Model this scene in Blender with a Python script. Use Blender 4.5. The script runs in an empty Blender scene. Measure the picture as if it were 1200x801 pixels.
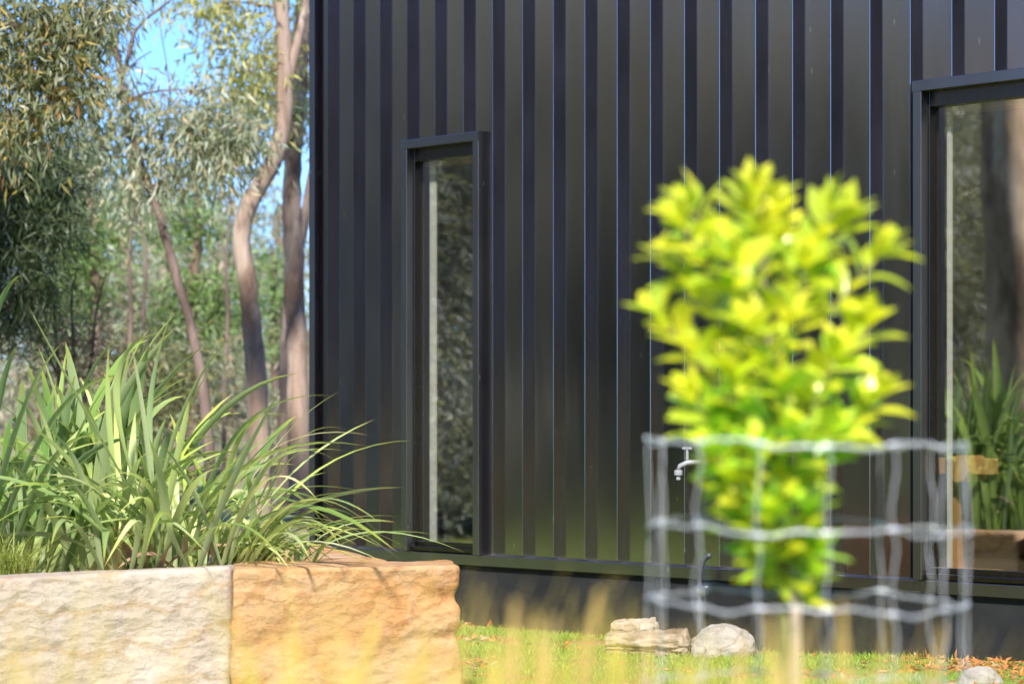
import bpy, bmesh, math, random
import numpy as np
from mathutils import Vector, noise
random.seed(11)
RNG = np.random.default_rng(11)
SC = bpy.context.scene
COL = SC.collection
PI = math.pi

# ------------------------------------------------------------------ camera, sky, sun, exposure
F = 3333.0                      # focal length in photo pixels (1200 wide)
HZ = 495.0                      # horizon row
CAMZ = 1.17
cam_d = bpy.data.cameras.new('camera')
cam = bpy.data.objects.new('camera', cam_d)
COL.objects.link(cam)
cam.location = (0, 0, CAMZ)
cam.rotation_euler = (PI / 2, 0, 0)
cam_d.sensor_width = 36
cam_d.lens = 100
cam_d.shift_y = (HZ - 400.5) / 1200
cam_d.clip_start = 0.1
cam_d.clip_end = 2000
cam_d.dof.use_dof = True
cam_d.dof.focus_distance = 13.3
cam_d.dof.aperture_fstop = 3.2
SC.camera = cam

SUN_EL, SUN_H = math.radians(40), (-0.10, -0.995)
w = bpy.data.worlds.new('World')
SC.world = w
w.use_nodes = True
nt = w.node_tree
sky = nt.nodes.new('ShaderNodeTexSky')
sky.sky_type = 'NISHITA'
sky.sun_disc = False
sky.sun_elevation = SUN_EL
sky.sun_rotation = math.atan2(SUN_H[0], SUN_H[1])
sky.air_density = 1.0
sky.dust_density = 0.0
sky.ozone_density = 5.0
bg = nt.nodes['Background']
bg.inputs['Strength'].default_value = 0.118
tint = nt.nodes.new('ShaderNodeMix')          # a clear, deep blue day
tint.data_type, tint.blend_type = 'RGBA', 'MULTIPLY'
tint.inputs[0].default_value = 1.0
tint.inputs[7].default_value = (.43, .585, .90, 1)
nt.links.new(sky.outputs[0], tint.inputs[6])
nt.links.new(tint.outputs[2], bg.inputs['Color'])

sd = bpy.data.lights.new('sun', 'SUN')
sd.energy = 4.2
sd.angle = math.radians(5.0)
sd.color = (1.0, 0.965, 0.905)
sun = bpy.data.objects.new('sun', sd)
COL.objects.link(sun)
sun.location = (-2, -14, 14)
sv = Vector((SUN_H[0] * math.cos(SUN_EL), SUN_H[1] * math.cos(SUN_EL), math.sin(SUN_EL)))
sun.rotation_euler = sv.to_track_quat('Z', 'Y').to_euler()

SC.view_settings.view_transform = 'Standard'
SC.view_settings.look = 'None'
SC.view_settings.gamma = 1
SC.view_settings.use_curve_mapping = False
SC.view_settings.exposure = 1.35
SC.cycles.max_bounces = 8
SC.cycles.transparent_max_bounces = 12


# ------------------------------------------------------------------ helpers
def at(u, v, Y):
    """a point of the photograph at depth Y (metres in front of the camera)"""
    return Vector(((u - 600) / F * Y, Y, CAMZ - (v - HZ) / F * Y))


def tag(o, label=None, cat=None, group=None, kind=None):
    if label: o['label'] = label
    if cat: o['category'] = cat
    if group: o['group'] = group
    if kind: o['kind'] = kind
    return o


def empty(name, loc, rz=0.0):
    o = bpy.data.objects.new(name, None)
    COL.objects.link(o)
    o.location = loc
    o.rotation_euler = (0, 0, rz)
    o.empty_display_size = 0.1
    return o


class MB:
    """collects faces; build() links them as one mesh object"""
    def __init__(self):
        self.v, self.f, self.uv = [], [], []
        self.has_uv = False

    def add(self, vs, fs, uvs=None):
        b = len(self.v)
        self.v += [tuple(p) for p in vs]
        self.f += [tuple(i + b for i in f) for f in fs]
        if uvs is not None:
            self.has_uv = True
            self.uv += list(uvs)
        else:
            self.uv += [(0, 0)] * len(vs)

    def box(self, x0, x1, y0, y1, z0, z1):
        vs = [(x, y, z) for z in (z0, z1) for y in (y0, y1) for x in (x0, x1)]
        self.add(vs, [(0, 2, 3, 1), (4, 5, 7, 6), (0, 1, 5, 4), (2, 6, 7, 3), (0, 4, 6, 2), (1, 3, 7, 5)])

    def prism(self, poly, p0, p1):
        """poly: list of (a,b) offsets placed by callables p0/p1 -> 3D points at both ends"""
        n = len(poly)
        vs = [p0(a, b) for a, b in poly] + [p1(a, b) for a, b in poly]
        fs = [(i, (i + 1) % n, n + (i + 1) % n, n + i) for i in range(n)]
        fs += [tuple(range(n - 1, -1, -1)), tuple(range(n, 2 * n))]
        self.add(vs, fs)

    def tube(self, pts, radii, seg=8, cap=True, rough=0.0, seed=0.0):
        pts = [Vector(p) for p in pts]
        n = len(pts)
        if not hasattr(radii, '__len__'): radii = [radii] * n
        rings, up = [], None
        for i, p in enumerate(pts):
            t = (pts[min(i + 1, n - 1)] - pts[max(i - 1, 0)])
            t = t.normalized() if t.length > 1e-9 else Vector((0, 0, 1))
            if up is None:
                up = t.orthogonal().normalized()
            up = (up - t * up.dot(t))
            up = up.normalized() if up.length > 1e-6 else t.orthogonal().normalized()
            sd_ = t.cross(up)
            ring = []
            for k in range(seg):
                a = 2 * PI * k / seg
                r = radii[i]
                if rough:
                    q = p + (up * math.cos(a) + sd_ * math.sin(a)) * r
                    r *= 1 + rough * noise.noise(Vector((q.x * 4 + seed, q.y * 4, q.z * 1.6)) * (0.35 / max(radii[i], .02)) ** .5)
                ring.append(p + (up * math.cos(a) + sd_ * math.sin(a)) * r)
            rings.append(ring)
        vs = [q for r in rings for q in r]
        fs = []
        for i in range(n - 1):
            for k in range(seg):
                k2 = (k + 1) % seg
                fs.append((i * seg + k, i * seg + k2, (i + 1) * seg + k2, (i + 1) * seg + k))
        if cap:
            fs += [tuple(range(seg - 1, -1, -1)), tuple((n - 1) * seg + k for k in range(seg))]
        self.add(vs, fs)

    def lathe(self, prof, c, seg=14):
        """prof: list of (radius, height) about a vertical axis at c"""
        vs, fs = [], []
        for r, h in prof:
            for k in range(seg):
                a = 2 * PI * k / seg
                vs.append((c[0] + r * math.cos(a), c[1] + r * math.sin(a), c[2] + h))
        for i in range(len(prof) - 1):
            for k in range(seg):
                k2 = (k + 1) % seg
                fs.append((i * seg + k, i * seg + k2, (i + 1) * seg + k2, (i + 1) * seg + k))
        fs += [tuple(range(seg - 1, -1, -1)), tuple((len(prof) - 1) * seg + k for k in range(seg))]
        self.add(vs, fs)

    def strap(self, pts, wid, side=None, fold=0.25, twist=0.0):
        """a strap leaf: pts along its midrib, wid widths, 3 columns with a V fold"""
        n = len(pts)
        vs, uvs, fs = [], [], []
        for i, p in enumerate(pts):
            t = pts[min(i + 1, n - 1)] - pts[max(i - 1, 0)]
            t = t.normalized() if t.length > 1e-9 else Vector((0, 0, 1))
            s = Vector(side) if side is not None else t.cross(Vector((0, 0, 1)))
            s = s - t * s.dot(t)
            s = s.normalized() if s.length > 1e-4 else t.orthogonal().normalized()
            nrm = s.cross(t)
            if twist:
                a = twist * i / (n - 1)
                s, nrm = s * math.cos(a) + nrm * math.sin(a), nrm * math.cos(a) - s * math.sin(a)
            h = wid[i] / 2
            vs += [p - s * h + nrm * h * fold, p, p + s * h + nrm * h * fold]
            q = i / (n - 1)
            uvs += [(0, q), (.5, q), (1, q)]
        for i in range(n - 1):
            a = 3 * i
            fs += [(a, a + 1, a + 4, a + 3), (a + 1, a + 2, a + 5, a + 4)]
        self.add(vs, fs, uvs)

    def build(self, name, mat, parent=None, smooth=False, bevel=0.0):
        me = bpy.data.meshes.new(name)
        me.from_pydata(self.v, [], self.f)
        if self.has_uv:
            uvl = me.uv_layers.new(name='UVMap')
            li = np.empty(len(me.loops), dtype=np.int32)
            me.loops.foreach_get('vertex_index', li)
            uvl.data.foreach_set('uv', np.array(self.uv, dtype=np.float32)[li].ravel())
        me.materials.append(mat)
        if smooth:
            me.polygons.foreach_set('use_smooth', [True] * len(me.polygons))
        me.update()
        o = bpy.data.objects.new(name, me)
        COL.objects.link(o)
        if parent is not None:
            o.parent = parent
        if bevel:
            b = o.modifiers.new('bevel', 'BEVEL')
            b.width = bevel
            b.segments = 2
            b.limit_method = 'ANGLE'
        return o


def np_mesh(name, V, Q, mat, parent=None, uv=None):
    """fast quad mesh from numpy arrays"""
    me = bpy.data.meshes.new(name)
    me.vertices.add(len(V))
    me.vertices.foreach_set('co', V.astype(np.float32).ravel())
    me.loops.add(len(Q) * 4)
    me.loops.foreach_set('vertex_index', Q.astype(np.int32).ravel())
    me.polygons.add(len(Q))
    me.polygons.foreach_set('loop_start', np.arange(0, len(Q) * 4, 4, dtype=np.int32))
    me.polygons.foreach_set('loop_total', np.full(len(Q), 4, dtype=np.int32))
    if uv is not None:
        l = me.uv_layers.new(name='UVMap')
        l.data.foreach_set('uv', uv[Q.ravel()].astype(np.float32).ravel())
    me.materials.append(mat)
    me.update(calc_edges=True)
    me.validate()
    o = bpy.data.objects.new(name, me)
    COL.objects.link(o)
    if parent is not None: o.parent = parent
    return o


def unit(a):
    return a / np.maximum(np.linalg.norm(a, axis=1, keepdims=True), 1e-9)


def leaf_quads(C, D, L, W, rng):
    """kite leaves: base C, direction D, length L, width W"""
    n = len(C)
    D = unit(D)
    R = unit(rng.normal(size=(n, 3)))
    S = unit(np.cross(D, R))
    L = L[:, None]
    W = W[:, None]
    nrm = np.cross(S, D)
    V = np.empty((n, 4, 3))
    V[:, 0] = C
    V[:, 1] = C + D * L * .42 + S * W * .5 + nrm * W * .15
    V[:, 2] = C + D * L
    V[:, 3] = C + D * L * .42 - S * W * .5 + nrm * W * .15
    Q = np.arange(n * 4).reshape(n, 4)
    uv = np.tile(np.array([[.5, 0], [1, .45], [.5, 1], [0, .45]]), (n, 1))
    return V.reshape(-1, 3), Q, uv


def bez(a, b, c, n):
    return [a * (1 - t) ** 2 + b * 2 * t * (1 - t) + c * t * t for t in [i / (n - 1) for i in range(n)]]


def smooth_path(pts, sub=4):
    P = [Vector(p) for p in pts]
    out = []
    for i in range(len(P) - 1):
        p0, p1, p2, p3 = P[max(i - 1, 0)], P[i], P[i + 1], P[min(i + 2, len(P) - 1)]
        for k in range(sub):
            t = k / sub
            out.append(0.5 * ((2 * p1) + (p2 - p0) * t + (2 * p0 - 5 * p1 + 4 * p2 - p3) * t * t + (3 * p1 - p0 - 3 * p2 + p3) * t ** 3))
    out.append(P[-1])
    return out


def lerp_list(vals, n):
    return list(np.interp(np.linspace(0, len(vals) - 1, n), range(len(vals)), vals))


# ------------------------------------------------------------------ materials
class NT:
    def __init__(self, name):
        self.m = bpy.data.materials.new(name)
        self.m.use_nodes = True
        self.t = self.m.node_tree
        self.bsdf = self.t.nodes['Principled BSDF']
        self.out = self.t.nodes['Material Output']

    def n(self, typ, **kw):
        x = self.t.nodes.new(typ)
        for k, v_ in kw.items():
            if k in x.inputs and not hasattr(type(x), k):
                x.inputs[k].default_value = v_
            else:
                setattr(x, k, v_)
        return x

    def l(self, a, b):
        self.t.links.new(a, b)

    def noise(self, scale, detail=4, rough=.55, vec=None, dist=0.0):
        x = self.n('ShaderNodeTexNoise')
        x.inputs['Scale'].default_value = scale
        x.inputs['Detail'].default_value = detail
        x.inputs['Roughness'].default_value = rough
        x.inputs['Distortion'].default_value = dist
        if vec is not None: self.l(vec, x.inputs['Vector'])
        return x.outputs['Fac']

    def ramp(self, fac, stops, interp='LINEAR'):
        r = self.n('ShaderNodeValToRGB')
        r.color_ramp.interpolation = interp
        el = r.color_ramp.elements
        while len(el) < len(stops): el.new(0.5)
        for e, (p, c) in zip(el, stops):
            e.position = p
            e.color = (*c, 1) if len(c) == 3 else c
        self.l(fac, r.inputs[0])
        return r.outputs[0]

    def mix(self, fac, a, b, mode='MIX'):
        x = self.n('ShaderNodeMix', data_type='RGBA', blend_type=mode)
        for s, val in ((0, fac), (6, a), (7, b)):
            if isinstance(val, (int, float)): x.inputs[s].default_value = val
            elif isinstance(val, tuple): x.inputs[s].default_value = (*val, 1)
            else: self.l(val, x.inputs[s])
        return x.outputs[2]

    def math(self, op, a, b=0.0):
        x = self.n('ShaderNodeMath', operation=op)
        for i, val in enumerate((a, b)):
            if isinstance(val, (int, float)): x.inputs[i].default_value = val
            else: self.l(val, x.inputs[i])
        return x.outputs[0]

    def coords(self, scale=(1, 1, 1), rot=(0, 0, 0)):
        tc = self.n('ShaderNodeTexCoord')
        mp = self.n('ShaderNodeMapping')
        mp.inputs['Scale'].default_value = scale
        mp.inputs['Rotation'].default_value = rot
        self.l(tc.outputs['Object'], mp.inputs['Vector'])
        return mp.outputs[0]

    def bump(self, h, strength=.3, dist=.01, prev=None):
        b = self.n('ShaderNodeBump')
        b.inputs['Strength'].default_value = strength
        b.inputs['Distance'].default_value = dist
        self.l(h, b.inputs['Height'])
        if prev is not None: self.l(prev, b.inputs['Normal'])
        return b.outputs[0]

    def set(self, **kw):
        for k, v_ in kw.items():
            k = {'base': 'Base Color', 'rough': 'Roughness', 'spec': 'Specular IOR Level', 'metal': 'Metallic',
                 'normal': 'Normal', 'coat': 'Coat Weight'}[k]
            if isinstance(v_, (int, float)): self.bsdf.inputs[k].default_value = v_
            elif isinstance(v_, tuple): self.bsdf.inputs[k].default_value = (*v_, 1)
            else: self.l(v_, self.bsdf.inputs[k])
        return self


def painted_metal(name, base, rough=.38, specks=True, metal=1.0):
    m = NT(name)
    vec = m.coords((1, 1, .25))
    big = m.noise(2.2, 3, .5, vec)
    c = m.mix(big, tuple(x * .88 for x in base), tuple(x * 1.12 for x in base))
    if specks:
        vs = m.coords((1, 1, .35))
        vo = m.n('ShaderNodeTexVoronoi', feature='F1')
        vo.inputs['Scale'].default_value = 8.5
        m.l(vs, vo.inputs['Vector'])
        d = m.math('LESS_THAN', vo.outputs['Distance'], .05)
        c = m.mix(m.math('MULTIPLY', d, .8), c, (.7, .7, .7))
        st = m.ramp(m.noise(3.5, 6, .7, m.coords((1, 1, .12))), [(.62, (0, 0, 0)), (.8, (.35, .35, .35))])
        c = m.mix(st, c, tuple(x * 1.6 + .01 for x in base))
    if specks:
        sz = m.n('ShaderNodeSeparateXYZ')
        m.l(m.coords(), sz.inputs[0])
        low = m.ramp(m.math('DIVIDE', sz.outputs[2], 4.0), [(.10, (1, 1, 1)), (.24, (0, 0, 0))])
        dn = m.ramp(m.noise(10, 7, .72, m.coords((1, 1, .5))), [(.48, (0, 0, 0)), (.72, (1, 1, 1))])
        c = m.mix(m.math('MULTIPLY', m.math('MULTIPLY', low, dn), .35), c, (.30, .27, .22))
    rg = m.n('ShaderNodeMapRange')
    m.l(m.noise(7, 4, .6, vec), rg.inputs[0])
    rg.inputs[3].default_value = rough - .04
    rg.inputs[4].default_value = rough + .06
    nb = m.bump(m.noise(1.1, 2, .5, m.coords((2.5, 1, .5))), .35, .012)
    m.set(base=c, rough=rg.outputs[0], normal=nb, spec=.5, metal=metal)
    return m.m


def leaf_mat(name, cols, transl=.4, rough=.45, spec=.4, tcol=1.5, extra=None):
    m = NT(name)
    g = m.n('ShaderNodeNewGeometry')
    n = len(cols)
    c = m.ramp(g.outputs['Random Per Island'], [(i / max(n - 1, 1), x) for i, x in enumerate(cols)])
    if extra: c = extra(m, c, g)
    m.set(base=c, rough=rough, spec=spec)
    if transl:
        tr = m.n('ShaderNodeBsdfTranslucent')
        hs = m.mix(1.0, c, (tcol, tcol * 1.02, tcol * .55), 'MULTIPLY')
        m.l(hs, tr.inputs['Color'])
        mx = m.n('ShaderNodeMixShader')
        mx.inputs[0].default_value = transl
        m.l(m.bsdf.outputs[0], mx.inputs[1])
        m.l(tr.outputs[0], mx.inputs[2])
        m.l(mx.outputs[0], m.out.inputs['Surface'])
    return m.m


def bark_mat(name, a, b, c, scale=6, stretch=(1, 1, .22)):
    m = NT(name)
    vec = m.coords(stretch)
    f = m.noise(scale, 6, .6, vec, .6)
    col = m.ramp(f, [(.25, a), (.5, b), (.75, c)])
    pt = m.ramp(m.noise(2.6, 5, .6, m.coords((1, 1, .4))), [(.48, (0, 0, 0)), (.6, (1, 1, 1))])
    col = m.mix(m.math('MULTIPLY', pt, .85), col, tuple(x * .75 for x in a))
    m.set(base=col, rough=.85, spec=.2, normal=m.bump(m.noise(scale * 3, 6, .7, vec), .5, .02))
    return m.m


def stone_mat(name, stops, vein, scale=1.0, strata=(0, .5, 0), pale=None):
    m = NT(name)
    vec = m.coords((1, 1, 1.6), strata)
    f1 = m.noise(2.6 * scale, 8, .62, vec, .8)
    c = m.ramp(f1, stops)
    wv = m.n('ShaderNodeTexWave', bands_direction='Z')
    wv.inputs['Scale'].default_value = 2.2 * scale
    wv.inputs['Distortion'].default_value = 9
    wv.inputs['Detail'].default_value = 5
    wv.inputs['Detail Roughness'].default_value = .65
    m.l(m.coords((1, 1, 1), (0.2, strata[1] * 1.3, 0)), wv.inputs['Vector'])
    vf = m.ramp(wv.outputs['Fac'], [(.0, (1, 1, 1)), (.16, (0, 0, 0))])
    c = m.mix(m.math('MULTIPLY', vf, .55), c, vein)
    if pale:
        pm = m.ramp(m.noise(1.7 * scale, 5, .6, m.coords((1, 1, .8))), [(.5, (0, 0, 0)), (.64, (1, 1, 1))])
        c = m.mix(m.math('MULTIPLY', pm, .75), c, pale)
    gr = m.noise(90, 4, .7, m.coords())
    c = m.mix(.35, c, m.ramp(gr, [(.3, (.25, .25, .25)), (.7, (.8, .8, .8))]), 'SOFT_LIGHT')
    dirt = m.ramp(m.noise(9, 7, .7, m.coords()), [(.62, (0, 0, 0)), (.78, (1, 1, 1))])
    c = m.mix(m.math('MULTIPLY', dirt, .4), c, tuple(x * .45 for x in vein))
    rn = m.n('ShaderNodeTexNoise', noise_type='RIDGED_MULTIFRACTAL')
    rn.inputs['Scale'].default_value = 9
    rn.inputs['Detail'].default_value = 6
    m.l(m.coords((1, 1, 1.3), (.3, strata[1] + .5, .2)), rn.inputs['Vector'])
    vc = m.n('ShaderNodeTexVoronoi', feature='F1')
    vc.inputs['Scale'].default_value = 16
    m.l(m.coords((1, 1, 1.8), (.4, strata[1], .3)), vc.inputs['Vector'])
    b0 = m.bump(rn.outputs['Fac'], .45, .012)
    b1 = m.bump(m.math('ADD', m.noise(22, 8, .72, vec, .3), m.math('MULTIPLY', vc.outputs['Distance'], .5)), .9, .016, b0)
    b2 = m.bump(gr, .3, .004, b1)
    m.set(base=c, rough=.92, spec=.15, normal=b2)
    return m.m


M = {}
M['clad'] = painted_metal('charcoal_cladding', (.395, .378, .412), .14)
M['trim'] = painted_metal('charcoal_trim', (.26, .246, .250), .28)
M['alu'] = painted_metal('black_window_frame', (.10, .088, .082), .26, False)
m = NT('painted_foundation')
fn = m.noise(2.5, 6, .6, m.coords((1, 1, 1.5)))
c_ = m.ramp(fn, [(.3, (.011, .0115, .0115)), (.7, (.021, .021, .021))])
sc_ = m.ramp(m.noise(11, 8, .75, m.coords((1, 1, .8))), [(.66, (0, 0, 0)), (.74, (1, 1, 1))])
c_ = m.mix(m.math('MULTIPLY', sc_, .5), c_, (.16, .155, .15))
M['found'] = m.set(base=c_, rough=.7, spec=.2, normal=m.bump(m.noise(18, 6, .7, m.coords()), .4, .006)).m
M['cream'] = NT('cream_lining').set(base=(.84, .77, .68), rough=.5).m
M['timber_head'] = NT('timber_head').set(base=(.55, .33, .13), rough=.5).m


def wood(name, a, b, rot=(0, 0, 0)):
    m = NT(name)
    f = m.noise(5, 7, .6, m.coords((8, 8, 1), rot), 1.2)
    return m.set(base=m.ramp(f, [(.3, a), (.7, b)]), rough=.6, normal=m.bump(f, .3, .004)).m


M['pine'] = wood('orange_pine', (.50, .22, .06), (.66, .34, .12))
M['stake'] = wood('pale_stake', (0.313, 0.245, 0.173), (0.422, 0.354, 0.274))
M['room'] = NT('dim_room').set(base=(.05, .048, .045), rough=.8).m  # gloom of the room put into the wall and floor colours
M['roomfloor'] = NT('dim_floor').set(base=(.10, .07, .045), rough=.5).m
# window glass: part mirror, part clear
m = NT('window_glass')
gl = m.n('ShaderNodeBsdfGlossy')
gl.inputs['Roughness'].default_value = 0.023
gl.inputs['Color'].default_value = (.93, .95, .92, 1)
tp = m.n('ShaderNodeBsdfTransparent')
tp.inputs['Color'].default_value = (.98, 1.0, .98, 1)
fr = m.n('ShaderNodeLayerWeight')
fr.inputs['Blend'].default_value = .3
wob = m.bump(m.noise(1.6, 2, .5, m.coords()), .025, .02)
m.l(wob, gl.inputs['Normal'])
mx = m.n('ShaderNodeMixShader')
m.l(m.math('ADD', m.math('MULTIPLY', fr.outputs['Facing'], .2), .29), mx.inputs[0])
m.l(tp.outputs[0], mx.inputs[1])
m.l(gl.outputs[0], mx.inputs[2])
m.l(mx.outputs[0], m.out.inputs['Surface'])
M['glass'] = m.m
M['galv'] = NT('galvanised_wire').set(base=(.56, .57, .60), rough=.42, metal=.35).m
M['white_plastic'] = NT('white_tap_paint').set(base=(.24, .24, .235), rough=.4).m
M['chrome'] = NT('silver_fitting').set(base=(.7, .7, .72), rough=.25, metal=1.0).m
M['poly'] = NT('black_poly_pipe').set(base=(.05, .05, .055), rough=.35).m
M['sand_pale'] = stone_mat('pale_sandstone', [(.25, (0.313, 0.244, 0.173)), (.45, (0.398, 0.320, 0.248)), (.6, (0.440, 0.372, 0.299)), (.8, (0.427, 0.295, 0.162))], (0.321, 0.212, 0.109), 1.0, (0, .15, 0), (0.469, 0.404, 0.335))
M['sand_gold'] = stone_mat('golden_sandstone', [(.25, (0.303, 0.141, 0.046)), (.42, (0.396, 0.207, 0.079)), (.58, (0.432, 0.271, 0.140)), (.78, (0.374, 0.156, 0.046))], (0.260, 0.117, 0.046), 1.0, (0, .6, 0), (0.446, 0.324, 0.225))
M['boulder'] = stone_mat('river_boulder', [(.3, (0.230, 0.203, 0.169)), (.5, (0.310, 0.284, 0.243)), (.7, (0.365, 0.338, 0.304))], (0.203, 0.162, 0.115), 1.6)
M['driftwood'] = bark_mat('weathered_log', (.13, .09, .05), (.34, .27, .19), (.46, .40, .33), 14, (.2, 1, 1))
M['soil'] = NT('garden_soil')
f_ = M['soil'].noise(14, 8, .7)
M['soil'] = M['soil'].set(base=M['soil'].ramp(f_, [(.3, (.03, .02, .014)), (.7, (.10, .07, .045))]), rough=.95).m
M['bark_pale'] = bark_mat('smooth_gum_bark', (0.127, 0.076, 0.051), (0.287, 0.208, 0.157), (0.393, 0.325, 0.264), 7, (1, 1, .16))
M['bark_brown'] = bark_mat('brown_gum_bark', (.09, .058, .042), (.17, .115, .085), (.25, .18, .14), 5)
M['bark_rough'] = bark_mat('rough_stringy_bark', (.14, .08, .05), (.50, .33, .21), (.78, .60, .44), 4)
M['twig'] = bark_mat('twig_bark', (.10, .07, .055), (.17, .12, .10), (.24, .18, .15), 9)
M['lf_olive'] = leaf_mat('olive_gum_leaves', [(0.092, 0.111, 0.044), (0.153, 0.177, 0.081), (0.245, 0.261, 0.152), (0.328, 0.327, 0.223), (0.123, 0.159, 0.070), (0.451, 0.319, 0.092)])
M['lf_grey'] = leaf_mat('grey_gum_leaves', [(0.161, 0.200, 0.121), (0.266, 0.305, 0.217), (0.417, 0.443, 0.357), (0.190, 0.226, 0.113), (0.360, 0.347, 0.225), (0.455, 0.347, 0.188)])
M['lf_dark'] = leaf_mat('dark_needle_foliage', [(0.024, 0.042, 0.019), (0.043, 0.069, 0.027), (0.073, 0.100, 0.041), (0.101, 0.119, 0.053)], .25)
M['lf_green'] = leaf_mat('wattle_leaves', [(0.092, 0.159, 0.044), (0.153, 0.235, 0.070), (0.226, 0.309, 0.112), (0.286, 0.336, 0.152)])
M['lf_yellow'] = leaf_mat('yellow_green_gum_leaves', [(0.181, 0.208, 0.063), (0.309, 0.333, 0.108), (0.419, 0.391, 0.144), (0.528, 0.449, 0.127), (0.292, 0.333, 0.198)])  # yellow-green leaves, tone varied at random per leaf
M['lf_pale'] = leaf_mat('pale_gum_leaves', [(.26, .25, .20), (.34, .33, .28), (.42, .40, .35), (.30, .28, .21)], .35, tcol=1.3)  # stand leaves paled so the cladding mirrors a neutral grey
M['lf_ever'] = leaf_mat('added_evergreen_needles', [(.007, .012, .007), (.012, .018, .010), (.016, .022, .012)], .15)  # near black for the added trees that darken the seam reflections
M['lf_far'] = leaf_mat('hazed_distant_leaves', [(0.164, 0.178, 0.108), (0.261, 0.276, 0.182), (0.369, 0.367, 0.268), (0.414, 0.336, 0.236)])  # distance haze put into the leaf colours as paler tones
M['lf_dry'] = leaf_mat('dry_twig_leaves', [(0.184, 0.143, 0.086), (0.292, 0.199, 0.138), (0.347, 0.251, 0.171), (0.165, 0.166, 0.076)], .3)
M['lf_autumn'] = leaf_mat('yellowing_gum_leaves', [(.24, .20, .05), (.30, .21, .04), (.30, .13, .04), (.14, .16, .06), (.22, .22, .10)])


def flax_extra(m, c, g):
    uvn = m.n('ShaderNodeUVMap')
    sx = m.n('ShaderNodeSeparateXYZ')
    m.l(uvn.outputs[0], sx.inputs[0])
    # paler midrib to yellow margins, scorched tips, glaucous undersides
    e = m.math('ABSOLUTE', m.math('SUBTRACT', sx.outputs[0], .5))
    edge = m.ramp(e, [(.40, (0, 0, 0)), (.5, (1, 1, 1))])
    c = m.mix(m.math('MULTIPLY', edge, .45), c, (.36, .38, .10))
    c = m.mix(m.math('MULTIPLY', g.outputs['Backfacing'], .4), c, (.33, .40, .24))
    tipn = m.math('ADD', sx.outputs[1], m.math('MULTIPLY', m.math('SUBTRACT', m.noise(7, 3), .5), .2))
    tip = m.ramp(tipn, [(.80, (0, 0, 0)), (.93, (1, 1, 1))])
    c = m.mix(m.math('MULTIPLY', tip, .55), c, (.33, .34, .05))
    tip2 = m.ramp(sx.outputs[1], [(.955, (0, 0, 0)), (.985, (1, 1, 1))])
    c = m.mix(m.math('MULTIPLY', tip2, .8), c, (.30, .15, .06))
    base = m.ramp(sx.outputs[1], [(.0, (1, 1, 1)), (.22, (0, 0, 0))])
    c = m.mix(m.math('MULTIPLY', base, .3), c, (.20, .26, .12))
    stx = m.n('ShaderNodeMapping')
    stx.inputs['Scale'].default_value = (60, 1.2, 1)
    m.l(uvn.outputs[0], stx.inputs['Vector'])
    st = m.noise(1, 2, .5, stx.outputs[0])
    return m.mix(.4, c, m.ramp(st, [(.3, (.3, .3, .3)), (.7, (.7, .7, .7))]), 'OVERLAY')


M['flax'] = leaf_mat('flax_leaves', [(0.503, 0.502, 0.312), (0.384, 0.436, 0.196), (0.121, 0.202, 0.043), (0.211, 0.311, 0.056), (0.418, 0.486, 0.085), (0.512, 0.557, 0.243), (0.255, 0.367, 0.130), (0.165, 0.236, 0.061), (0.690, 0.629, 0.328), (0.360, 0.474, 0.069)], .35, .42, .35, 1.6, flax_extra)
M['flax_dark'] = leaf_mat('broad_flax_leaves', [(0.083, 0.164, 0.031), (0.138, 0.237, 0.044), (0.219, 0.326, 0.073), (0.356, 0.411, 0.146), (0.124, 0.216, 0.058)], .32, .40, .35, 1.6, flax_extra)
M['flax_dead'] = leaf_mat('dead_flax_leaves', [(.42, .31, .19), (.50, .40, .27), (.34, .20, .12), (.40, .24, .18)], .25, .7, .2, 1.2)
M['lime'] = leaf_mat('lime_young_leaves', [(0.477, 0.569, 0.030), (0.623, 0.643, 0.040), (0.767, 0.717, 0.060), (0.344, 0.495, 0.040), (0.688, 0.669, 0.050)], .5, .28, .6, 1.35)
M['lime_green'] = leaf_mat('green_inner_leaves', [(0.190, 0.389, 0.042), (0.327, 0.566, 0.053), (0.539, 0.743, 0.062), (0.770, 0.850, 0.062), (0.155, 0.319, 0.042)], .42, .25, .7, 1.4)
M['sap_stem'] = bark_mat('green_stem', (.14, .15, .05), (.22, .20, .08), (.28, .24, .12), 9)
M['straw'] = leaf_mat('straw_grass', [(0.581, 0.409, 0.133), (0.721, 0.515, 0.194), (0.768, 0.580, 0.184), (0.698, 0.538, 0.102), (0.512, 0.484, 0.082)], .45, .6, .2, 1.2)
M['tuft'] = leaf_mat('fine_tuft_grass', [(.20, .27, .05), (.30, .35, .07), (.40, .40, .11), (.16, .22, .05)], .35, .5, .3, 1.3)
M['lawn'] = leaf_mat('lawn_blades', [(0.095, 0.214, 0.020), (0.160, 0.304, 0.030), (0.245, 0.383, 0.040), (0.319, 0.428, 0.060), (0.128, 0.260, 0.020), (0.383, 0.361, 0.100)], .35, .5, .3, 1.3)
M['chips'] = leaf_mat('bark_chips', [(0.260, 0.081, 0.022), (0.416, 0.138, 0.033), (0.494, 0.200, 0.055), (0.195, 0.088, 0.044), (0.390, 0.275, 0.154)], 0, .85, .15)

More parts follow.
